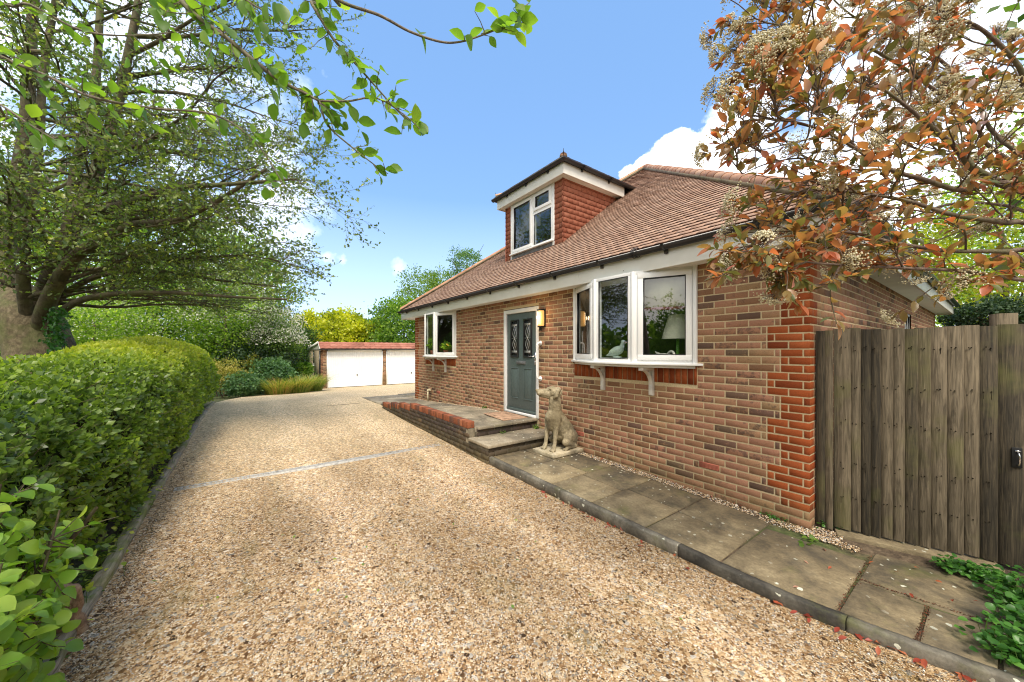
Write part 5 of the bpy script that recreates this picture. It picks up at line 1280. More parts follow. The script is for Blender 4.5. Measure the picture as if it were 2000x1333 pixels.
# ---- the hedge: leafy shell on a twiggy body
def hedge_front(x, z):
    return -4.99+.05*math.sin(x*1.9)+.035*math.sin(x*4.3+z*3)-.04*abs(z-.9)
hd = thing('hedge', 'long clipped green hedge with bright yellow-green top along the drive', 'hedge', (-6, -5.6, 0))
HXa, HXb, HTOP = -13.1, 3.4, 1.69
def sect(t, x):
    """hedge section: t 0..1 runs from the foot of the front up over the top to the back"""
    pts = [(0.08, .22), (.0, .5), (-.03, .95), (.05, 1.28), (.19, 1.48), (.42, 1.62), (.8, 1.71), (1.25, 1.68), (1.5, 1.5), (1.6, .4)]
    k = t*(len(pts)-1); i = min(int(k), len(pts)-2); f = k-i; a, b_ = pts[i], pts[i+1]; return a[0]+(b_[0]-a[0])*f, a[1]+(b_[1]-a[1])*f
def hedge_xyz(x, t, inset=0.):
    dy, z = sect(t, x); hx = H(x)
    e = max(0, min(1, (x-HXa)/1.1)); sq = math.sqrt(max(0, 1-(1-e)**2))
    lump = .045*math.sin(x*2.3+t*9)+.03*math.sin(x*5.1-t*17)+.02*math.sin(x*11+t*31)
    yf = -4.95-dy-lump*(.5 if t > .55 else 1)-float(np.interp(x, [-6, -3, -1.5], [0, .09, .20]))
    hgt = float(np.interp(x, [-9.5, -6.5, -4, 4], [1, .89, .81, .80])); z *= hgt
    yc = -5.75; yy = yc+(yf-yc)*(sq*.75+.25)*(1-inset)
    zz = hx+.0+(z+lump*.5)*(1-inset*.7)*(.82+.18*sq)
    return yy, zz
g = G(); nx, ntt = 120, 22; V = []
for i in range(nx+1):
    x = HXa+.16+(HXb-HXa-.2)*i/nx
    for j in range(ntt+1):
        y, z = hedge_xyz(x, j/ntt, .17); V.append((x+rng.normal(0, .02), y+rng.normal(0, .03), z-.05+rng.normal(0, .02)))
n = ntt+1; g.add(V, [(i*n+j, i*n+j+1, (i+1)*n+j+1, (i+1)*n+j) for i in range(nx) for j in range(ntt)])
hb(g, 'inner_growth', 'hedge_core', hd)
m = 92000
u_ = rng.random(m); xs = np.where(rng.random(m) < .72, -.2-(1-u_)**.0*0-12.9*u_**1.25, HXb-3.6*u_)
ts = rng.random(m)**1.15*.86
P = np.zeros((m, 3)); D = np.zeros((m, 3)); 
for i in range(m):
    x, t = xs[i], ts[i]; y, z = hedge_xyz(x, t); y2, z2 = hedge_xyz(x, min(t+.02, 1)); ty, tz = y2-y, z2-z; nn = np.array([0, tz, -ty]); nn = nn/(np.linalg.norm(nn)+1e-6)
    if nn[1]*(y+5.75)+nn[2]*(z-.9) < 0: nn = -nn
    if x < HXa+1.1: nn = nn+np.array([-(1-(x-HXa)/1.1)*1.3, 0, 0])
    P[i] = (x, y, z); D[i] = nn
D = norm(D); depth = np.abs(rng.normal(0, .055, m))-.02; clump = .09*np.sin(P[:, 0]*7+P[:, 2]*9)*np.sin(P[:, 0]*3.1-P[:, 2]*13)
P = P-D*(depth+np.maximum(clump, -.03))[:, None]
lo = (P[:, 2]-H(P[:, 0])) < .45
keep = ~(lo & (rng.random(m) < .45)); P, D = P[keep], D[keep]; xs, ts = xs[keep], ts[keep]; m = len(P)
D2 = norm(D*.55+rdir(m)*.75+np.array([0, 0, .15]))
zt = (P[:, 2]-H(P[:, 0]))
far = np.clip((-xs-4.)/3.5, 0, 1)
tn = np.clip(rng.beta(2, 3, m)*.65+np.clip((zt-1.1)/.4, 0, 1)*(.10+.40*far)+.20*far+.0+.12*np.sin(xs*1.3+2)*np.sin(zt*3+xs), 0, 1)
dist = np.hypot(P[:, 0]-CX, P[:, 1]-CY)
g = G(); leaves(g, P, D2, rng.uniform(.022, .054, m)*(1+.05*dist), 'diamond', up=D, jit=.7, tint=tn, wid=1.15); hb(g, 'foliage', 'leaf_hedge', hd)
g = G()
for k in range(420):     # shoots standing out of the clipped face, lighter leaves
    x = rng.uniform(-11, -.8); t = rng.uniform(.05, .6); y, z = hedge_xyz(x, t, .15); q = limb_pts((x, y, z), (rng.normal(0, .4), 1, rng.uniform(.2, 1.2)), rng.uniform(.16, .28), .15, .05, 4); g.tube(q, [.004, .003, .0025, .002, .0012], 4, cap=False)
hb(g, 'shoots', 'bark_brown', hd)
g = G()
for k in range(46):
    x = rng.uniform(-9, .5); y = -5.12-rng.random()*.4; q = limb_pts((x, y, H(x)-.02), (rng.normal(0, .25), .1, 1), .75, .12, 0, 5); g.tube(q, np.linspace(.018, .009, 6)*rng.uniform(.6, 1.4), 5, cap=False)
hb(g, 'stems', 'bark_brown', hd)
# ---- hazel in front with big leaves
hz_ = thing('hazel_shrub', 'big round-leaved hazel bush at the near end of the hedge', 'shrub', (-1.5, -5.1, -.1))
gb = G(); acc = ([], [])
for k in range(30):
    x0_ = rng.uniform(-2.05, -.7); P0 = (x0_, -5.10+rng.normal(0, .05), H(x0_)-.02); q = limb_pts(P0, (rng.normal(0, .10), .05, 1.), rng.uniform(.6, 1.15), .06, .0, 7)
    gb.tube(q, np.linspace(.011, .004, 8), 6, cap=False)
    for j in range(19):
        i = rng.integers(1, 7); d = norm(np.array([rng.normal(0, .7), rng.uniform(-.1, .6), rng.normal(.1, .5)])); s = limb_pts(q[i], d, rng.uniform(.10, .24), .2, -.03, 4)
        gb.tube(s, np.linspace(.004, .0018, 5), 4, cap=False); acc[0].append(s[1:]); acc[1].append(norm(d+rdir(4)*.7-np.array([0, 0, .25])))
hb(gb, 'stems', 'bark_brown', hz_)
P = np.vstack(acc[0]); D = np.vstack(acc[1]); ok = P[:, 1] < -4.78; P, D = P[ok], D[ok]; g = G(); leaves(g, P, D, rng.uniform(.042, .080, len(P)), 'round', up=(.15, .55, .8), jit=.35, tint=np.clip(rng.beta(2, 2, len(P))+.15, 0, 1)); hb(g, 'foliage', 'leaf_hazel', hz_, smooth=True)
# gnarled stump at its foot
sp = at(147, 1150, 2.12); stx, sty = sp[0], sp[1]
stp = thing('tree_stump', 'pale gnarled stump leaning at the foot of the hedge', 'stump', (stx, sty, float(H(stx))))
g = G(); bz = float(H(stx))-.04
for k in range(7):
    a = rng.uniform(-1, 1); q = spline([(stx-.06+.05*a, sty-.05+.04*rng.normal(), bz), (stx-.02+.035*a, sty-.03+.02*rng.normal(), bz+.14), (stx+.03+.03*a, sty-.02+.02*rng.normal(), bz+.28+.05*a), (stx+.05+.04*a, sty-.04, bz+.42-.08*abs(a))], 5)
    g.tube(q, np.linspace(.040, .015, len(q))*(1+.15*np.sin(np.arange(len(q))*1.7+k)), 9)
hb(g, 'wood', 'bark_stump', stp, smooth=True)

# ---- the holly tree
TD = 6.6
def hp_(px, py, D=TD): return at(px, py, D)
base = hp_(78, 690, TD); base[2] = H(base[0])-.05
hol = thing('holly_tree', 'big spreading holly tree with pale swollen trunk rising behind the hedge', 'tree', tuple(base))
g = G()
fork = hp_(54, 615)
q = spline([base+np.array([.25, -.05, 0]), base+np.array([.14, 0, .7]), hp_(82, 700), hp_(70, 655), fork, hp_(28, 560, 6.8)], 6)
g.tube(q, np.interp(np.linspace(0, 1, len(q)), [0, .4, .55, .7, .85, 1], [.60, .44, .42, .42, .36, .2]), 22)
hb(g, 'trunk', 'bark_holly', hol, smooth=True); g = G()
limbs = []
def LB(pts, r0, r1, n=5):
    r0 = r0*(.8 if r0 > .2 else 1)
    q = spline([hp_(*p) for p in pts], n); g.tube(q, np.linspace(r0, r1, len(q)), 12); limbs.append((q, r0)); return q
LB([(48, 668, 6.7), (34, 630, 6.7), (5, 560), (20, 430, 6.9), (50, 260, 7), (60, 90, 7), (75, -120, 7)], .24, .06)
LB([(66, 675, 6.65), (68, 630, 6.6), (95, 560, 6.5), (120, 490, 6.4), (160, 400, 6.4), (210, 280, 6.5), (250, 110, 6.6), (290, -100, 6.7)], .24, .045)
LB([(78, 655, 6.55), (86, 610, 6.3), (108, 560, 6.1), (140, 510, 6), (185, 475, 5.9), (260, 440, 5.8), (340, 432, 5.7), (430, 390, 5.6), (520, 330, 5.5)], .13, .02)
LB([(62, 668, 6.55), (52, 610, 6.35), (45, 540, 6.1), (52, 440, 6.1), (75, 300, 6.1), (85, 140, 6.2), (120, -60, 6.3)], .10, .04)
LB([(72, 650, 6.6), (90, 590, 6.7), (130, 470, 6.9), (150, 330, 7.1), (185, 180, 7.3), (200, -80, 7.4)], .15, .05)
LB([(80, 665, 6.55), (108, 622, 6.35), (150, 590, 6.2), (220, 575, 6.1), (330, 572, 6.0), (450, 580, 5.9), (560, 585, 5.8)], .075, .012)
LB([(76, 650, 6.6), (110, 590, 6.7), (190, 540, 6.8), (300, 530, 6.9), (430, 548, 7.0), (540, 560, 7)], .07, .012)
LB([(150, 420, 6.4), (240, 400, 6.0), (340, 370, 5.7), (450, 360, 5.4), (580, 350, 5.3)], .08, .012)
LB([(40, 560, 6.6), (-100, 480, 6.4), (-250, 420, 6.3), (-420, 380, 6.2)], .12, .02)
LB([(20, 420, 7), (60, 380, 8.2), (120, 330, 9.4), (180, 280, 10.4)], .12, .02)
hb(g, 'limbs', 'bark_holly_dark', hol, smooth=True)
gb = G(); acc = ([], [])
tip_env = lambda ang: 1
def env(px):  # visual right-hand extent by photo row (used to choose lengths)
    return np.interp(px, [0, 200, 330, 450, 590], [600, 640, 690, 640, 560])
LOWY = 605
MINZ = 2.38
def outward(src_px, py, D):
    return 0
for li, (q, r0) in enumerate(limbs):
    if li in (0, 1, 3, 4):
        nb, Lr = (23, 24, 21, 21)[(0, 1, 3, 4).index(li)], None
        for j in range(nb):
            t = .16+.84*(j+rng.random())/nb; i = min(int(t*(len(q)-1)), len(q)-2); Q = q[i]
            if rng.random() < .80: az = rng.normal(0, .62); d2 = RT*math.cos(az)-FW*math.sin(az)
            else: az = rng.uniform(0, 2*PI); d2 = np.array([math.cos(az), math.sin(az)])
            d = np.array([d2[0], d2[1], rng.uniform(-.02, .42)])
            h = Q[2]; Lb = rng.uniform(2.5, 4.6)*(1 if t < .75 else .8)
            P = limb_pts(Q, d, Lb, .07, -.018, 9)
            if P[:, 2].min() < 2.42: continue
            rr = rng.uniform(.022, .042)
            gb.tube(P, np.linspace(rr, .005, 10), 6, cap=False)
            branchset(gb, acc, P, rr*.6, 0, [1.15, .46], [14, 7], .050, bias=d*.25, sag=-.01, spread=.62, nr=(4, 3), start=.22)
    else:
        branchset(gb, acc, q, .018, 0, [1.5, .85, .42], [15 if li != 9 else 8, 5, 5], .055, sag=0, spread=.62, nr=(5, 4, 3), start=.22)
MINZ = -9
hb(gb, 'branches', 'bark_holly_dark', hol)
P = np.vstack(acc[0]); D = np.vstack(acc[1]); print('holly leaves', len(P))
ppx = 1000+700*((P[:, :2]-[CX, CY])@RT)/np.maximum((P[:, :2]-[CX, CY])@FW, .3)
g = G(); leaves(g, P, D, rng.uniform(.042, .075, len(P)), 'spiky', jit=.8, tint=np.clip(rng.beta(2, 2.4, len(P))+.15*(rng.random(len(P)) < .1), 0, 1)); hb(g, 'foliage', 'leaf_holly', hol)
# ivy at the trunk
iv = thing('ivy_plant', 'dark ivy climbing the right side of the holly trunk', 'ivy', tuple(hp_(112, 690, 6.2)*np.array([1, 1, 0])+np.array([0, 0, .1])))
g = G(); m = 420; P = np.stack([hp_(108+rng.normal(0, 9)+8*math.sin(k), rng.uniform(600, 715), 6.15+rng.normal(0, .08)) for k in range(m)]); leaves(g, P, norm(rdir(m)*.6+np.array([.3, .5, -.5])), rng.uniform(.06, .10, m), 'spiky', up=(.3, .9, .3), tint=rng.random(m)*.6); hb(g, 'foliage', 'leaf_ivy', iv)

# ---- crowns for the background
def crown(par, mat, C_, R_, ncl, per, size, kind='diamond', cr=.28, tint0=.5, tvar=.2, droop=0., seedlump=None, low=-1., mats2=None, frac2=.0, size2=None, name='foliage', up=.3):
    """leaf clumps through the outer part of an ellipsoid; tint varies clump to clump"""
    C_, R_ = np.asarray(C_, float), np.asarray(R_, float); d = rdir(ncl); d = d[d[:, 2] > low]; ncl = len(d)
    rad = rng.uniform(.50, 1.0, ncl)**.6; lump = 1+.16*np.sin(d[:, 0]*5+C_[0])*np.sin(d[:, 1]*4+1)+.12*np.sin(d[:, 2]*7+C_[1])
    c = C_+d*rad[:, None]*R_*lump[:, None]; k = per
    P = np.repeat(c, k, 0)+rng.normal(0, 1, (ncl*k, 3))*cr*R_.mean()*np.array([.55, .55, .36])
    out = norm(P-C_); D = norm(out*.4+rdir(len(P))*.8+np.array([0, 0, up-droop]))
    t = np.clip(tint0+np.repeat(rng.normal(0, tvar, ncl), k)+rng.normal(0, .12, len(P)), 0, 1)
    S = rng.uniform(.7, 1.3, len(P))*size
    g = G(); leaves(g, P, D, S, kind, jit=.8, tint=t, up=norm(out+np.array([0, 0, .6])), wid=1.25); hb(g, name, mat, par)
    if mats2:
        sel = (np.repeat(rng.random(ncl), k) < frac2) & (out[:, 2] > -.35); g = G(); P2 = P[sel]+out[sel]*.04; leaves(g, P2, norm(out[sel]+rdir(len(P2))*.6), size2 or size*.8, kind, up=out[sel], jit=.5, wid=1.5); hb(g, 'blossom', mats2, par)
def trunkof(par, P0, P1, r, mat='bark_brown', nl=7, spread=1.):
    g = G(); P0, P1 = np.asarray(P0, float), np.asarray(P1, float); q = spline([P0, P0*.6+P1*.4+rng.normal(0, .05, 3), P1], 6); g.tube(q, np.linspace(r, r*.4, len(q)), 9)
    hb(g, 'trunk', mat, par, smooth=True); g = G()
    for k in range(nl):
        i = rng.integers(3, len(q)-1); d = rdir(1)[0]; d[2] = abs(d[2])*.8+.3; L_ = np.linalg.norm(P1-P0)*.30*spread; b_ = limb_pts(q[i], d, L_, .15, 0, 5); g.tube(b_, np.linspace(r*.4, r*.08, 6), 5, cap=False)
    hb(g, 'limb', mat, par)
def tree(name, label, cat, px, py, D, rpx, rpy, mat, ncl, per, size, trunk=.14, group=None, base=None, rdepth=None, **k):
    """a tree or shrub whose crown is centred at the given sighting"""
    c = at(px, py, D); R_ = np.array([rpx/700*D, rpx/700*D, rpy/700*D]); gz_ = float(H(c[0])) if base is None else base
    if rdepth: R_[:2] = rdepth
    t = thing(name, label, cat, (c[0], c[1], gz_), 0, group)
    if trunk: trunkof(t, (c[0], c[1], gz_-.1), c+np.array([0, 0, R_[2]*.3]), trunk)
    crown(t, mat, c, R_, ncl, per, size, **k); return t
# wood behind the hedge and holly
wood = 'trees beyond the hedge'
tree('lime_tree', 'bright green tree behind the holly branches, left of the blossom', 'tree', 300, 510, 17, 190, 130, 'leaf_bright', 430, 34, .15, tint0=.55, group=wood)
tree('ash_tree', 'bright leafy tree low behind the pale holly trunk', 'tree', 110, 560, 15, 170, 130, 'leaf_bright', 360, 34, .14, tint0=.6, group=wood)
tree('sycamore_tree', 'tall dark green tree at the back left behind the holly crown', 'tree', -60, 300, 21, 300, 300, 'leaf_mid', 520, 34, .2, tint0=.5, group=wood)
tree('maple_tree', 'mid green tree behind the hawthorn, right of the lime tree', 'tree', 455, 560, 20, 105, 90, 'leaf_mid', 330, 30, .15, tint0=.65, group=wood)
tree('hawthorn_shrub', 'white-flowered hawthorn behind the middle of the hedge top', 'shrub', 300, 635, 15, 120, 62, 'leaf_bright', 300, 30, .10, trunk=.08, tint0=.68, mats2='blossom', frac2=.5, size2=.07)
tree('hawthorn_shrub', 'hawthorn with white blossom just behind the hedge beside the holly trunk', 'shrub', 185, 640, 12.5, 85, 50, 'leaf_bright', 240, 26, .09, trunk=.07, tint0=.65, mats2='blossom', frac2=.3, size2=.06)
tree('hawthorn_shrub', 'tall hawthorn dotted with white blossom right of the hedge end', 'shrub', 440, 610, 15.5, 75, 78, 'leaf_bright', 300, 30, .09, trunk=.08, tint0=.6, mats2='blossom', frac2=.5, size2=.075)
tree('hawthorn_shrub', 'drooping hawthorn thick with white blossom nearest the garages', 'shrub', 540, 655, 16.5, 44, 52, 'leaf_mid', 240, 30, .08, trunk=.07, tint0=.45, mats2='blossom', frac2=.8, size2=.075, droop=.5)
tree('dark_shrub', 'dark shadowy evergreen under the drooping hawthorn', 'shrub', 500, 690, 16.5, 70, 45, 'leaf_conifer', 240, 26, .10, trunk=.06, tint0=.4)
tree('twiggy_shrub', 'sparse grey-green twiggy shrub against the garage side wall', 'shrub', 566, 695, 18.5, 34, 30, 'leaf_mid', 130, 18, .06, trunk=.04, tint0=.35)
tree('laurel_shrub', 'deep green laurel low behind the hawthorns', 'shrub', 380, 668, 21, 150, 34, 'leaf_mid', 420, 26, .14, trunk=.05, tint0=.35)
tree('laurel_shrub', 'deep green laurel filling the gap left of the golden conifers', 'shrub', 545, 668, 24, 60, 34, 'leaf_mid', 300, 26, .14, trunk=.05, tint0=.4)
# golden conifers behind the garages
gg_ = 'golden conifers behind the garages'
for px, py, rx, ry, lab in ((600, 668, 48, 52, 'golden conifer left of the garage roof end'), (665, 660, 52, 46, 'golden conifer over the left garage door'), (720, 664, 46, 38, 'golden conifer over the brick pier between garage doors')):
    t = tree('golden_conifer', lab, 'conifer', px, py, 28, rx, ry, 'leaf_gold', 420, 28, .20, trunk=.1, group=gg_, tint0=.5, tvar=.26, up=.5, cr=.2)
    c = at(px, py, 28); g = G()
    for k in range(13):
        a = rng.uniform(-1, 1); x = px+a*rx*.85; top = py-ry*.85*math.sqrt(1-(a*.85)**2)-rng.uniform(2, 9); q = at(x, top+9, 28+rng.normal(0, .4)); m = 26; P = q+np.stack([rng.normal(0, .06, m), rng.normal(0, .06, m), rng.uniform(-.3, .42, m)], 1); leaves(g, P, norm(rdir(m)*.5+np.array([0, 0, 1])), .17, 'diamond', tint=rng.uniform(.4, 1, m))
    hb(g, 'leading_shoots', 'leaf_gold', t)
tree('dark_conifer', 'dark gap of conifer shade left of the golden conifers', 'conifer', 575, 690, 26, 45, 60, 'leaf_conifer', 260, 26, .16, trunk=.1, tint0=.4)
tree('purple_plum', 'small dark purple-leaved tree on the skyline between gold conifers and green tree', 'tree', 742, 634, 40, 16, 14, 'leaf_purple', 120, 20, .18, trunk=.1)
tree('sycamore_tree', 'rounded mid green tree behind the far end of the house', 'tree', 790, 640, 27, 58, 60, 'leaf_bright', 420, 30, .17, tint0=.4, group='green trees behind the house')
tree('birch_tree', 'loose light green tree rising just left of the roof edge', 'tree', 822, 590, 30, 50, 62, 'leaf_mid', 300, 22, .14, tint0=.75, cr=.22, group='green trees behind the house')
tree('birch_tree', 'lower loose tree whose tip stands beside the hip of the roof', 'tree', 868, 565, 31, 30, 42, 'leaf_mid', 170, 18, .13, tint0=.7, cr=.22, group='green trees behind the house')
tree('birch_tree', 'tallest slender birch showing above the middle of the roof hip', 'tree', 912, 530, 30, 32, 50, 'leaf_blue', 230, 22, .12, tint0=.75, cr=.2, group='green trees behind the house')
# bed in the corner by the garages
tree('variegated_shrub', 'yellow-flecked shrub at the end of the hedge', 'shrub', 437, 738, 13.7, 34, 32, 'leaf_variegated', 200, 24, .055, trunk=.03, tint0=.55, low=-.8)
tree('mallow_shrub', 'soft blue-green leafy clump right of the yellow-flecked shrub', 'shrub', 470, 752, 13.6, 26, 20, 'leaf_blue', 150, 20, .08, trunk=.02, tint0=.6)
tree('mallow_shrub', 'larger blue-green leafy clump behind the grass tussocks', 'shrub', 530, 726, 15.4, 34, 24, 'leaf_blue', 190, 22, .09, trunk=.02, tint0=.55)
tree('mallow_shrub', 'low blue-green clump directly left of the first grass tussock', 'shrub', 498, 755, 14.2, 22, 14, 'leaf_blue', 120, 18, .08, trunk=0, tint0=.7)
tree('euphorbia_plant', 'yellow-topped shrub standing tall between the two blue-green clumps', 'shrub', 492, 722, 15.3, 16, 24, 'leaf_variegated', 110, 20, .07, trunk=.02, tint0=.35)
tree('laurel_shrub', 'green round shrub filling the bed behind the yellow-flecked shrub', 'shrub', 425, 705, 15.5, 40, 38, 'leaf_bright', 220, 24, .09, trunk=.03, tint0=.35)
tree('leafy_shrub', 'fresh green shrub beside the garage wall behind the tussocks', 'shrub', 592, 722, 17.6, 15, 13, 'leaf_bright', 110, 20, .09, trunk=.02, tint0=.35)
def tussock(px, py, D, w, h, label, n=520, tint=.5):
    c = at(px, py, D); zb_ = float(H(c[0])); t = thing('grass_tussock', label, 'ornamental grass', (c[0], c[1], zb_), 0, 'grass tussocks in the corner bed'); g = G()
    W = w/700*D; Hh = h/700*D
    for k in range(n):
        a = rng.random()*2*PI; r = math.sqrt(rng.random())*W*.45; b0 = np.array([c[0]+r*math.cos(a), c[1]+r*math.sin(a), zb_]); ln = Hh*rng.uniform(.55, 1.2); o = np.array([math.cos(a), math.sin(a), 0])*ln*rng.uniform(.3, 1.15)+rng.normal(0, .05, 3)*Hh
        ss = np.linspace(0, 1, 5)[:, None]; C__ = b0+o*ss**1.4+np.array([0, 0, 1])*ln*(ss*1.25-.55*ss**2.4*rng.uniform(.6, 1.3)); sd_ = norm(np.cross(o+1e-3, (0, 0, 1)))*np.array([.009, .009, .008, .006, .001])[:, None]
        V = np.empty((10, 3)); V[0::2] = C__-sd_; V[1::2] = C__+sd_; g.add(V, [(2*i, 2*i+1, 2*i+3, 2*i+2) for i in range(4)], 0, np.clip(rng.normal(tint, .38), 0, 1))
    hb(g, 'blades', 'grass_blade', t)
tussock(545, 762, 14.6, 52, 34, 'straw-tinged grass tussock leftmost in the corner bed', 900, .62)
tussock(578, 758, 15.2, 54, 36, 'middle arching grass tussock in the corner bed', 900, .5)
tussock(606, 754, 16.3, 46, 36, 'greenest grass tussock touching the garage corner', 800, .3)
# right-hand background over the gate
tree('maple_tree', 'yellow-green maple seen over the right of the gate', 'tree', 1960, 500, 11, 150, 130, 'leaf_gold', 420, 30, .10, tint0=.3, tvar=.2, group='trees beyond the gate')
tree('yew_tree', 'dark conifer behind the gate below the yellow-green maple', 'conifer', 1945, 625, 9.5, 60, 40, 'leaf_conifer', 240, 26, .08, tint0=.7)
tree('elder_tree', 'light green tree behind the far end of the side wall', 'tree', 1850, 590, 24, 75, 110, 'leaf_bright', 330, 28, .16, tint0=.75, group='trees beyond the gate')
tree('oak_tree', 'broad green tree standing high beyond the gate at the picture edge', 'tree', 2150, 430, 14, 260, 260, 'leaf_bright', 420, 30, .16, tint0=.6, group='trees beyond the gate')
c_ = np.array([3.3, 2.7, 4.9]); t = thing('shade_laurel', 'tall dark laurel added out of view beyond the gate to shade the side wall', 'tree', (c_[0], c_[1], 0)); trunkof(t, (c_[0], c_[1], -.1), c_, .14); crown(t, 'leaf_mid', c_, (1.9, 2.2, 2.3), 420, 30, .12, tint0=.35)  # unseen tree added to keep direct sun off the side wall
# trees behind the viewer, seen mirrored in the windows
for nm, lab, x, y, r, h in (('oak_tree', 'broad oak behind the hedge mirrored in the bay panes', -.8, -13.5, 2.6, 2.4), ('field_maple', 'round maple behind the hedge mirrored in the bay panes', 6.5, -12.5, 2.4, 2.2), ('field_maple', 'tall maple further along behind the hedge', -7.5, -13.5, 2.5, 2.2)):
    t = thing(nm, lab, 'tree', (x, y, 0)); y -= 2.5; trunkof(t, (x, y, -.1), (x, y, h), .2); crown(t, 'leaf_mid', (x, y, h), (r, r, r*.85), 620, 34, .12, tint0=.5)

# ---- plum tree: boughs reaching over the viewer
ptr = np.array([.55, -6.3, 0]); plum = thing('plum_tree', 'fresh green plum boughs reaching in from the top left', 'tree', tuple(ptr))
gb = G(); acc = ([], []); top = np.array([.25, -6.0, 2.9])
q = spline([ptr-np.array([0, 0, .3]), ptr+np.array([-.08, .1, 1.3]), top], 6); gb.tube(q, np.linspace(.15, .10, len(q)), 12)
def bough(pts, r0, r1, tw, tl, sp=.028, fromtrunk=True):
    P = [at(*p) for p in pts]
    if fromtrunk: P = [top]+[top*.5+P[0]*.5+np.array([0, 0, .35])]+P
    q = spline(P, 6); gb.tube(q, np.linspace(r0, r1, len(q)), 7)
    s0 = 12 if fromtrunk else 0
    q = q[s0:]
    n = int(tw*1.35)
    for j in range(n):
        i = min(int((j+rng.random())/n*(len(q)-1)), len(q)-2); T = norm(q[i+1]-q[i]); d = norm(T*.6+rdir(1)[0]*.8); s = limb_pts(q[i], d, tl*rng.uniform(.4, 1.2), .15, -.06, 4); gb.tube(s, np.linspace(.0022, .001, 5), 4, cap=False)
        twig_leaves(s, 0, 0, sp, acc, 1.0, .2)
bough([(300, -80, 1.25), (360, 10, 1.25), (450, 80, 1.25), (535, 150, 1.27), (590, 180, 1.3), (625, 198, 1.3)], .012, .004, 32, .13)
bough([(625, 198, 1.3), (680, 198, 1.3), (735, 192, 1.32), (790, 225, 1.34), (830, 262, 1.35)], .004, .0015, 9, .06, fromtrunk=False)
bough([(625, 198, 1.3), (640, 245, 1.32), (690, 290, 1.34), (735, 325, 1.36), (758, 340, 1.36)], .004, .0013, 7, .05, fromtrunk=False)
bough([(560, -60, 1.35), (610, 10, 1.35), (650, 75, 1.37), (690, 120, 1.4), (730, 165, 1.42), (770, 210, 1.42), (800, 240, 1.42)], .008, .002, 20, .09)
bough([(600, -60, 1.2), (660, 0, 1.2), (740, 30, 1.22), (800, 62, 1.24), (860, 82, 1.25), (900, 82, 1.25), (945, 68, 1.25), (985, 52, 1.25)], .007, .002, 3, .05)
bough([(940, 68, 1.25), (985, 52, 1.25), (1015, 38, 1.25), (1025, 10, 1.26)], .003, .0015, 10, .055, .02, fromtrunk=False)
bough([(-80, 60, 1.5), (0, 110, 1.5), (90, 148, 1.5), (180, 190, 1.5), (300, 212, 1.55), (420, 225, 1.6), (500, 280, 1.62), (560, 370, 1.65)], .010, .002, 30, .13)
bough([(-60, 180, 1.3), (0, 205, 1.3), (60, 245, 1.3), (110, 275, 1.3)], .006, .002, 7, .09)
bough([(-60, -40, 1.6), (60, 10, 1.6), (160, 60, 1.6), (260, 70, 1.65), (370, 60, 1.7)], .008, .002, 12, .13)
bough([(430, -70, 1.5), (470, -10, 1.5), (520, 25, 1.5), (570, 55, 1.55)], .006, .002, 10, .10)
for c_, d_ in ((at(538, 5, .82), (.05, .1, -1)), (at(520, 5, .82), (-.25, .05, -1)), (at(548, 8, .81), (.3, .2, -.9)), (at(395, 60, .9), (.2, .2, -.5)), (at(620, 15, 1.0), (.4, .3, -.6))): acc[0].append(np.array([c_])); acc[1].append(np.array([norm(d_)]))
hb(gb, 'branches', 'bark_plum', plum, smooth=True)
P = np.vstack(acc[0]); D = np.vstack(acc[1]); print('plum leaves', len(P))
g = G(); leaves(g, P, norm(D+np.array([0, 0, -.25])), rng.uniform(.034, .068, len(P)), 'oval', jit=.5, tint=np.clip(rng.beta(2, 2, len(P)), 0, 1)*.93+.07*(rng.random(len(P)) < .03)); hb(g, 'foliage', 'leaf_plum', plum, smooth=True)

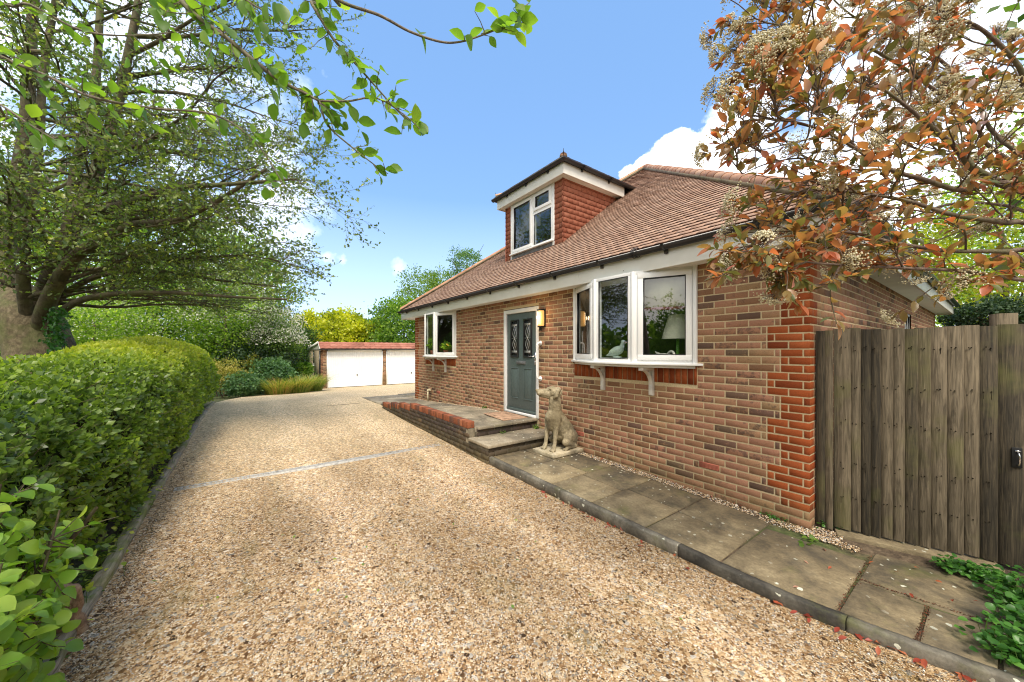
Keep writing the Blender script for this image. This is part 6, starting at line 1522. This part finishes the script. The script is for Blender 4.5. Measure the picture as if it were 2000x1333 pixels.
# ---- photinia over the path on the right
pt0 = np.array([2.35, .05, 0]); pho = thing('photinia_tree', 'red-leaved photinia with cream flower heads hanging over the gate and path', 'tree', tuple(pt0))
gb = G(); acc = ([], []); fl = []
crot = np.array([2.0, -.05, 1.75])
q = spline([pt0-np.array([0, 0, .2]), pt0+np.array([-.1, -.02, .9]), crot], 6); gb.tube(q, np.linspace(.10, .075, len(q)), 12)
def pbough(pts, r0, r1, n, lens=(.50, .20), rootit=True, flower=.14, up=.12):
    P = [at(*p) for p in pts]
    if rootit: P = [crot]+P
    q = spline(P, 6); gb.tube(q, np.linspace(r0, r1, len(q)), 8)
    st_ = .15 if rootit else .0; k = len(q)
    n = int(n*.60)
    for j in range(n):
        t = st_+(1-st_)*(j+rng.random())/n; i = min(int(t*(k-1)), k-2); T = norm(q[i+1]-q[i]); d = norm(T*.8+rdir(1)[0]*.75+np.array([0, 0, up])); s = limb_pts(q[i], d, lens[0]*rng.uniform(.5, 1.2)*(1.2-.82*t), .13, .0, 6)
        dd = s[-1][:2]-np.array([CX, CY])
        if (dd@RT)/max(dd@FW, .2) < .60-.16*min(max((s[-1][2]-2.3)/-.35, 0), 1)*0 : continue      # crown ends short of the bay window
        gb.tube(s, np.linspace(.0048, .002, 7), 5, cap=False)
        for w in range(4):
            ii = min(2+w, 6) if w < 3 else 6; d2 = norm(norm(s[ii]-s[ii-1])*.8+rdir(1)[0]*.65+np.array([0, 0, .1])) if w < 3 else norm(s[6]-s[5]); ss = limb_pts(s[ii], d2, lens[1]*rng.uniform(.5, 1.3), .15, 0, 4); gb.tube(ss, np.linspace(.0026, .0014, 5), 4, cap=False)
            e = norm(ss[-1]-ss[-2]); m = rng.integers(3, 7)
            B = ss[-1]-e*rng.uniform(0, .05, (m, 1)); acc[0].append(B); acc[1].append(norm(e*.75+rdir(m)*.65)); acc[0].append(ss[1:3]); acc[1].append(norm(e*.5+rdir(2)*.7))
            if rng.random() < flower: fl.append((ss[-1]+e*.02, e))
pbough([(2080, 400, 2.05), (2000, 372, 2.0), (1950, 356, 1.98), (1900, 328, 1.95), (1868, 290, 1.93), (1820, 250, 1.9), (1760, 200, 1.88), (1690, 150, 1.85)], .030, .004, 26)
pbough([(1940, 352, 1.97), (1880, 372, 1.9), (1800, 350, 1.85), (1740, 332, 1.82), (1680, 296, 1.8), (1640, 250, 1.78), (1600, 190, 1.75), (1590, 130, 1.75)], .014, .003, 24, rootit=False)
pbough([(1680, 296, 1.8), (1620, 262, 1.75), (1560, 240, 1.7), (1510, 235, 1.68), (1465, 225, 1.66)], .007, .002, 18, rootit=False)
pbough([(1740, 332, 1.82), (1650, 330, 1.76), (1570, 310, 1.72), (1500, 320, 1.70), (1450, 340, 1.68)], .006, .002, 17, rootit=False, flower=.08)
pbough([(2060, 450, 1.9), (1960, 435, 1.85), (1860, 420, 1.8), (1780, 395, 1.75), (1700, 380, 1.72), (1610, 372, 1.7), (1530, 378, 1.7)], .016, .003, 26, flower=.08)
pbough([(2070, 500, 1.8), (1960, 492, 1.75), (1850, 490, 1.7), (1750, 475, 1.68), (1660, 455, 1.66), (1560, 450, 1.66), (1500, 440, 1.67)], .014, .003, 24, (.40, .17), flower=.07, up=.04)
pbough([(2090, 560, 1.7), (1980, 545, 1.65), (1880, 530, 1.62), (1780, 525, 1.6), (1690, 520, 1.6), (1600, 515, 1.62), (1530, 505, 1.64)], .012, .003, 19, (.28, .13), flower=.07, up=.05)
pbough([(2060, 250, 2.1), (1990, 130, 2.1), (1920, 60, 2.05), (1850, 20, 2.0), (1800, -60, 2.0)], .018, .003, 22, flower=.8)
pbough([(1990, 300, 2.3), (1900, 180, 2.4), (1800, 90, 2.4), (1700, 50, 2.4), (1650, 20, 2.35), (1600, -30, 2.3)], .014, .003, 26, flower=.8)
pbough([(1985, 320, 2.25), (1900, 240, 2.2), (1790, 150, 2.1), (1690, 90, 2.0), (1620, 70, 1.9), (1570, 60, 1.87), (1545, 45, 1.85)], .012, .003, 26, flower=.6)
pbough([(1980, 340, 2.3), (1920, 300, 2.5), (1820, 300, 2.6), (1720, 260, 2.6), (1620, 220, 2.5), (1560, 180, 2.4)], .012, .003, 24, flower=.5)
pbough([(2050, 430, 2.2), (1950, 400, 2.4), (1850, 400, 2.5), (1760, 430, 2.5), (1680, 420, 2.4), (1600, 410, 2.3)], .012, .003, 22, flower=.2)
pbough([(1600, 190, 1.75), (1575, 120, 1.72), (1550, 80, 1.7), (1535, 50, 1.7)], .005, .002, 10, rootit=False, flower=.3)
pbough([(1560, 450, 1.66), (1510, 470, 1.62), (1470, 500, 1.6), (1455, 530, 1.6)], .004, .0015, 7, (.22, .11), rootit=False, flower=.12, up=0)
pbough([(1700, 380, 1.72), (1620, 420, 1.66), (1540, 480, 1.62), (1500, 530, 1.6), (1520, 545, 1.6)], .005, .0015, 9, (.24, .11), rootit=False, flower=.12, up=0)
pbough([(1450, 340, 1.68), (1420, 300, 1.66), (1405, 250, 1.66)], .003, .0015, 7, (.16, .09), rootit=False, flower=.1)
pbough([(1520, 232, 1.68), (1500, 160, 1.68), (1495, 110, 1.68)], .004, .0015, 10, (.22, .10), rootit=False, flower=.2)
hb(gb, 'branches', 'bark_photinia', pho, smooth=True)
P = np.vstack(acc[0]); D = np.vstack(acc[1]); print('photinia leaves', len(P))
zz = P[:, 2]; g = G(); leaves(g, P, D, rng.uniform(.036, .074, len(P)), 'long', jit=.45, tint=np.clip(rng.beta(2, 1.9, len(P))+.12*np.clip(zz-2.2, -1, .6), 0, 1), wid=1.12); hb(g, 'foliage', 'leaf_photinia', pho, smooth=True)
g = G(); gs_ = G()
for c, e in fl:
    m = 230; a = norm(np.cross(e, (0, .3, 1))); b_ = np.cross(e, a); R0 = rng.uniform(.04, .075)
    u, v = rng.normal(0, .5, m), rng.normal(0, .5, m); w = -.35*(u*u+v*v)+rng.normal(0, .12, m)
    Pp = c+e*.04+(a*u[:, None]+b_*v[:, None])*R0+e*(w*R0)[:, None]
    s = rng.uniform(.0022, .0046, m); V = (ICO[None]*s[:, None, None]+Pp[:, None]).reshape(-1, 3); g.add(V, (ICF[None]+np.arange(m)[:, None, None]*12).reshape(-1, 3), 0, np.repeat(rng.random(m), 12))
    for k in range(0, m, 9): gs_.tube([c, Pp[k]], .0009, 3, cap=False)
hb(g, 'flower_heads', 'blossom_cream', pho); hb(gs_, 'flower_stalks', 'bark_photinia', pho)

# ---- ground plants, weeds and fallen leaves
def lowplant(name, label, cat, pts, n, size, mat, kind='round', h=.10, group=None, sp=.06):
    c = np.mean(pts, 0); t = thing(name, label, cat, tuple(c), 0, group); k = rng.integers(0, len(pts), n); B = np.asarray(pts)[k]+rng.normal(0, 1, (n, 3))*np.array([sp, sp, 0]); hgt = np.abs(rng.normal(0, h, n)); P = B+np.stack([rng.normal(0, .02, n), rng.normal(0, .02, n), hgt+.008], 1)
    g = G(); leaves(g, P, norm(rdir(n)*np.array([1, 1, .3])+np.array([0, 0, .15])), rng.uniform(.6, 1.3, n)*size, kind, up=(0, -.2, 1), jit=.35); hb(g, 'foliage', mat, t)
    g = G()
    for i in range(0, n, 5): g.tube([B[i], P[i]], .0015, 3, cap=False)
    hb(g, 'stems', 'leaf_mid', t)
def W(px, py, z=0.):
    D = 700*(CZ-z)/(py-684); p = at(px, py, D); return (p[0], p[1], z)
lowplant('ground_ivy', 'thick bright green ground ivy in the bottom right corner', 'plant', [W(1985, 1180), W(2010, 1240), W(2040, 1200), W(2060, 1300), W(1990, 1290), W(2080, 1160)], 1500, .034, 'leaf_ivy', h=.07, sp=.07)
lowplant('ground_ivy', 'small patch of ground ivy at the foot of the gate', 'plant', [W(1855, 1112), W(1885, 1118), W(1915, 1128), W(1945, 1135)], 520, .030, 'leaf_ivy', h=.03, sp=.035)
wg = 'weeds at the wall foot'
lowplant('weed', 'green weed at the wall foot near the red brick corner', 'plant', [W(1490, 1003), W(1505, 1010), W(1520, 1016)], 110, .020, 'leaf_ivy', h=.015, sp=.02)
lowplant('weed', 'dark ivy sprigs where the gate meets the brick corner', 'plant', [W(1610, 1028), W(1635, 1030)], 90, .03, 'leaf_ivy', h=.03, sp=.03)
lowplant('weed', 'yellow-green seedling on the gravel at the near wall corner', 'plant', [W(1585, 1055), W(1578, 1068)], 14, .04, 'leaf_bright', h=.01, sp=.015)
lowplant('weed', 'small tuft of weed on the lower step against the wall', 'plant', [(-3.75, -.08, .27)], 46, .03, 'leaf_mid', h=.03, sp=.02)
lowplant('weed', 'tiny moss tuft in the middle of the lower step back edge', 'plant', [(-3.80, -.75, .27)], 26, .022, 'leaf_mid', h=.015, sp=.02)
lowplant('weed', 'small weed at the wall on the ramp left of the door', 'plant', [(-5.5, -.05, .38)], 40, .03, 'leaf_mid', h=.03, sp=.03)
# leaves under the hedge foot
lowplant('woodland_plants', 'light green low leaves under the hedge beside the timber edging', 'plant', [(x, -5.04, float(H(x))) for x in np.linspace(-5.6, -1.6, 14)], 620, .045, 'leaf_hedge', 'oval', h=.07, sp=.05)
proto = None
def litter(label, group, spots, mat='leaf_fallen', size=.06, name='fallen_leaf', kind='long', tint=None):
    global proto
    meshes = []
    for v in range(6):
        g = G(); leaves(g, [(0, -.5*size, .004)], [(0, 1, .05)], size*rng.uniform(.75, 1.2), kind, jit=.35, tint=rng.random(1) if tint is None else tint); o = g.build(name, mat, smooth=True); meshes.append(o)
    for i, (x, y, z) in enumerate(spots):
        src = meshes[i % 6]; o = src if i < 6 else src.copy()
        if i >= 6: SC.collection.objects.link(o)
        o.location = (x, y, z+.003); o.rotation_euler = (rng.normal(0, .25), rng.normal(0, .3), rng.random()*6.28); s = rng.uniform(.75, 1.2); o.scale = (s, s, s); tag(o, label, 'leaf', group)
def onkerb(n, x0_, x1_):
    out = []
    for k in range(n):
        x = x0_+(x1_-x0_)*rng.random()**1.0; y = kerb_y(x)-abs(rng.normal(.03, .045)); out.append((x, y, float(H(x))+.006))
    return out
litter('curled red photinia leaf lying on the gravel along the stone kerb', 'red leaves fallen along the kerb', onkerb(34, -2.6, 1.3)+onkerb(26, .1, 1.2), size=.055)
litter('dry red leaf lying on the paving flags near the gate', 'red leaves fallen on the paving', [W(*p) for p in ((1835, 1138), (1905, 1175), (1790, 1110), (1680, 1120), (1610, 1075), (1555, 1148), (1750, 1118), (1780, 1165), (1935, 1240), (1860, 1175), (1620, 1110), (1575, 1100), (1700, 1100))], size=.042)
litter('small dry red leaf lying at the foot of the house wall', 'red leaves fallen at the wall foot', [(x, -rng.uniform(.02, .12), PZ(x)+.004) for x in list(rng.uniform(-2.7, -2.1, 8))+list(rng.uniform(-1.9, -.4, 9))], size=.045)
litter('small green or yellow leaf lying on the open gravel of the drive', 'leaves scattered on the gravel drive', [(x, y, float(H(x))) for x, y in zip(rng.uniform(-3.2, .2, 34), rng.uniform(-4.7, -1.6, 34))], 'leaf_plum', .034, kind='oval')
litter('red leaf lying on the open gravel away from the kerb', 'red leaves on the open gravel', [W(1190, 1177, -.1), W(1355, 1145, -.09), W(1480, 1215, -.1), W(1495, 1220, -.1), W(1640, 1330, -.1), W(305, 1042, -.08)], size=.05)

# dry bits lodged in the joints of the near flags
g = G(); m = 900; k = rng.integers(0, 3, m); t_ = rng.random(m)
X = np.where(k == 0, .42+rng.normal(0, .008, m), np.where(k == 1, .75+rng.normal(0, .008, m), .42+.61*t_)); Y = np.where(k == 0, -1.12+1.0*t_, np.where(k == 1, -1.1+.5*t_, -.60+.1*t_+rng.normal(0, .008, m)))
leaves(g, np.stack([X, Y, [PZ(q)+.002 for q in X]], 1), rdir(m)*np.array([1, 1, .25]), rng.uniform(.004, .012, m), 'tri', tint=rng.random(m)); tag(g.build('joint_litter', 'dry_debris'), kind='stuff')
g = G(); m = 2600; X = rng.uniform(-6, 1.0, m); Y = -4.90+np.abs(rng.normal(0, .07, m)); leaves(g, np.stack([X, Y, H(X)+.003], 1), rdir(m)*np.array([1, 1, .2]), rng.uniform(.005, .018, m), 'tri'); tag(g.build('edge_litter', 'soil'), kind='stuff')

# the wooded skyline round the garden, one far mass
g = G()
for a_ in np.linspace(-2.9, 3.2, 190):
    if -.2 < a_ < .0: continue
    R1 = rng.uniform(48, 70); c = np.array([-6+R1*math.cos(a_), -2+R1*math.sin(a_), -1.5]); hgt = rng.uniform(4.5, 8.5) if math.sin(a_) < .3 else rng.uniform(2.5, 4); m = 230
    d = rdir(m); d[:, 2] = np.abs(d[:, 2]); P = c+d*np.array([3.2, 3.2, hgt])*rng.uniform(.75, 1.05, (m, 1)); leaves(g, P, rdir(m), rng.uniform(.6, 1.2, m), 'tri', tint=np.clip(rng.normal(.4, .15)+rng.normal(0, .15, m), 0, 1), wid=1.5)
tag(g.build('far_wood', 'leaf_mid'), kind='stuff')
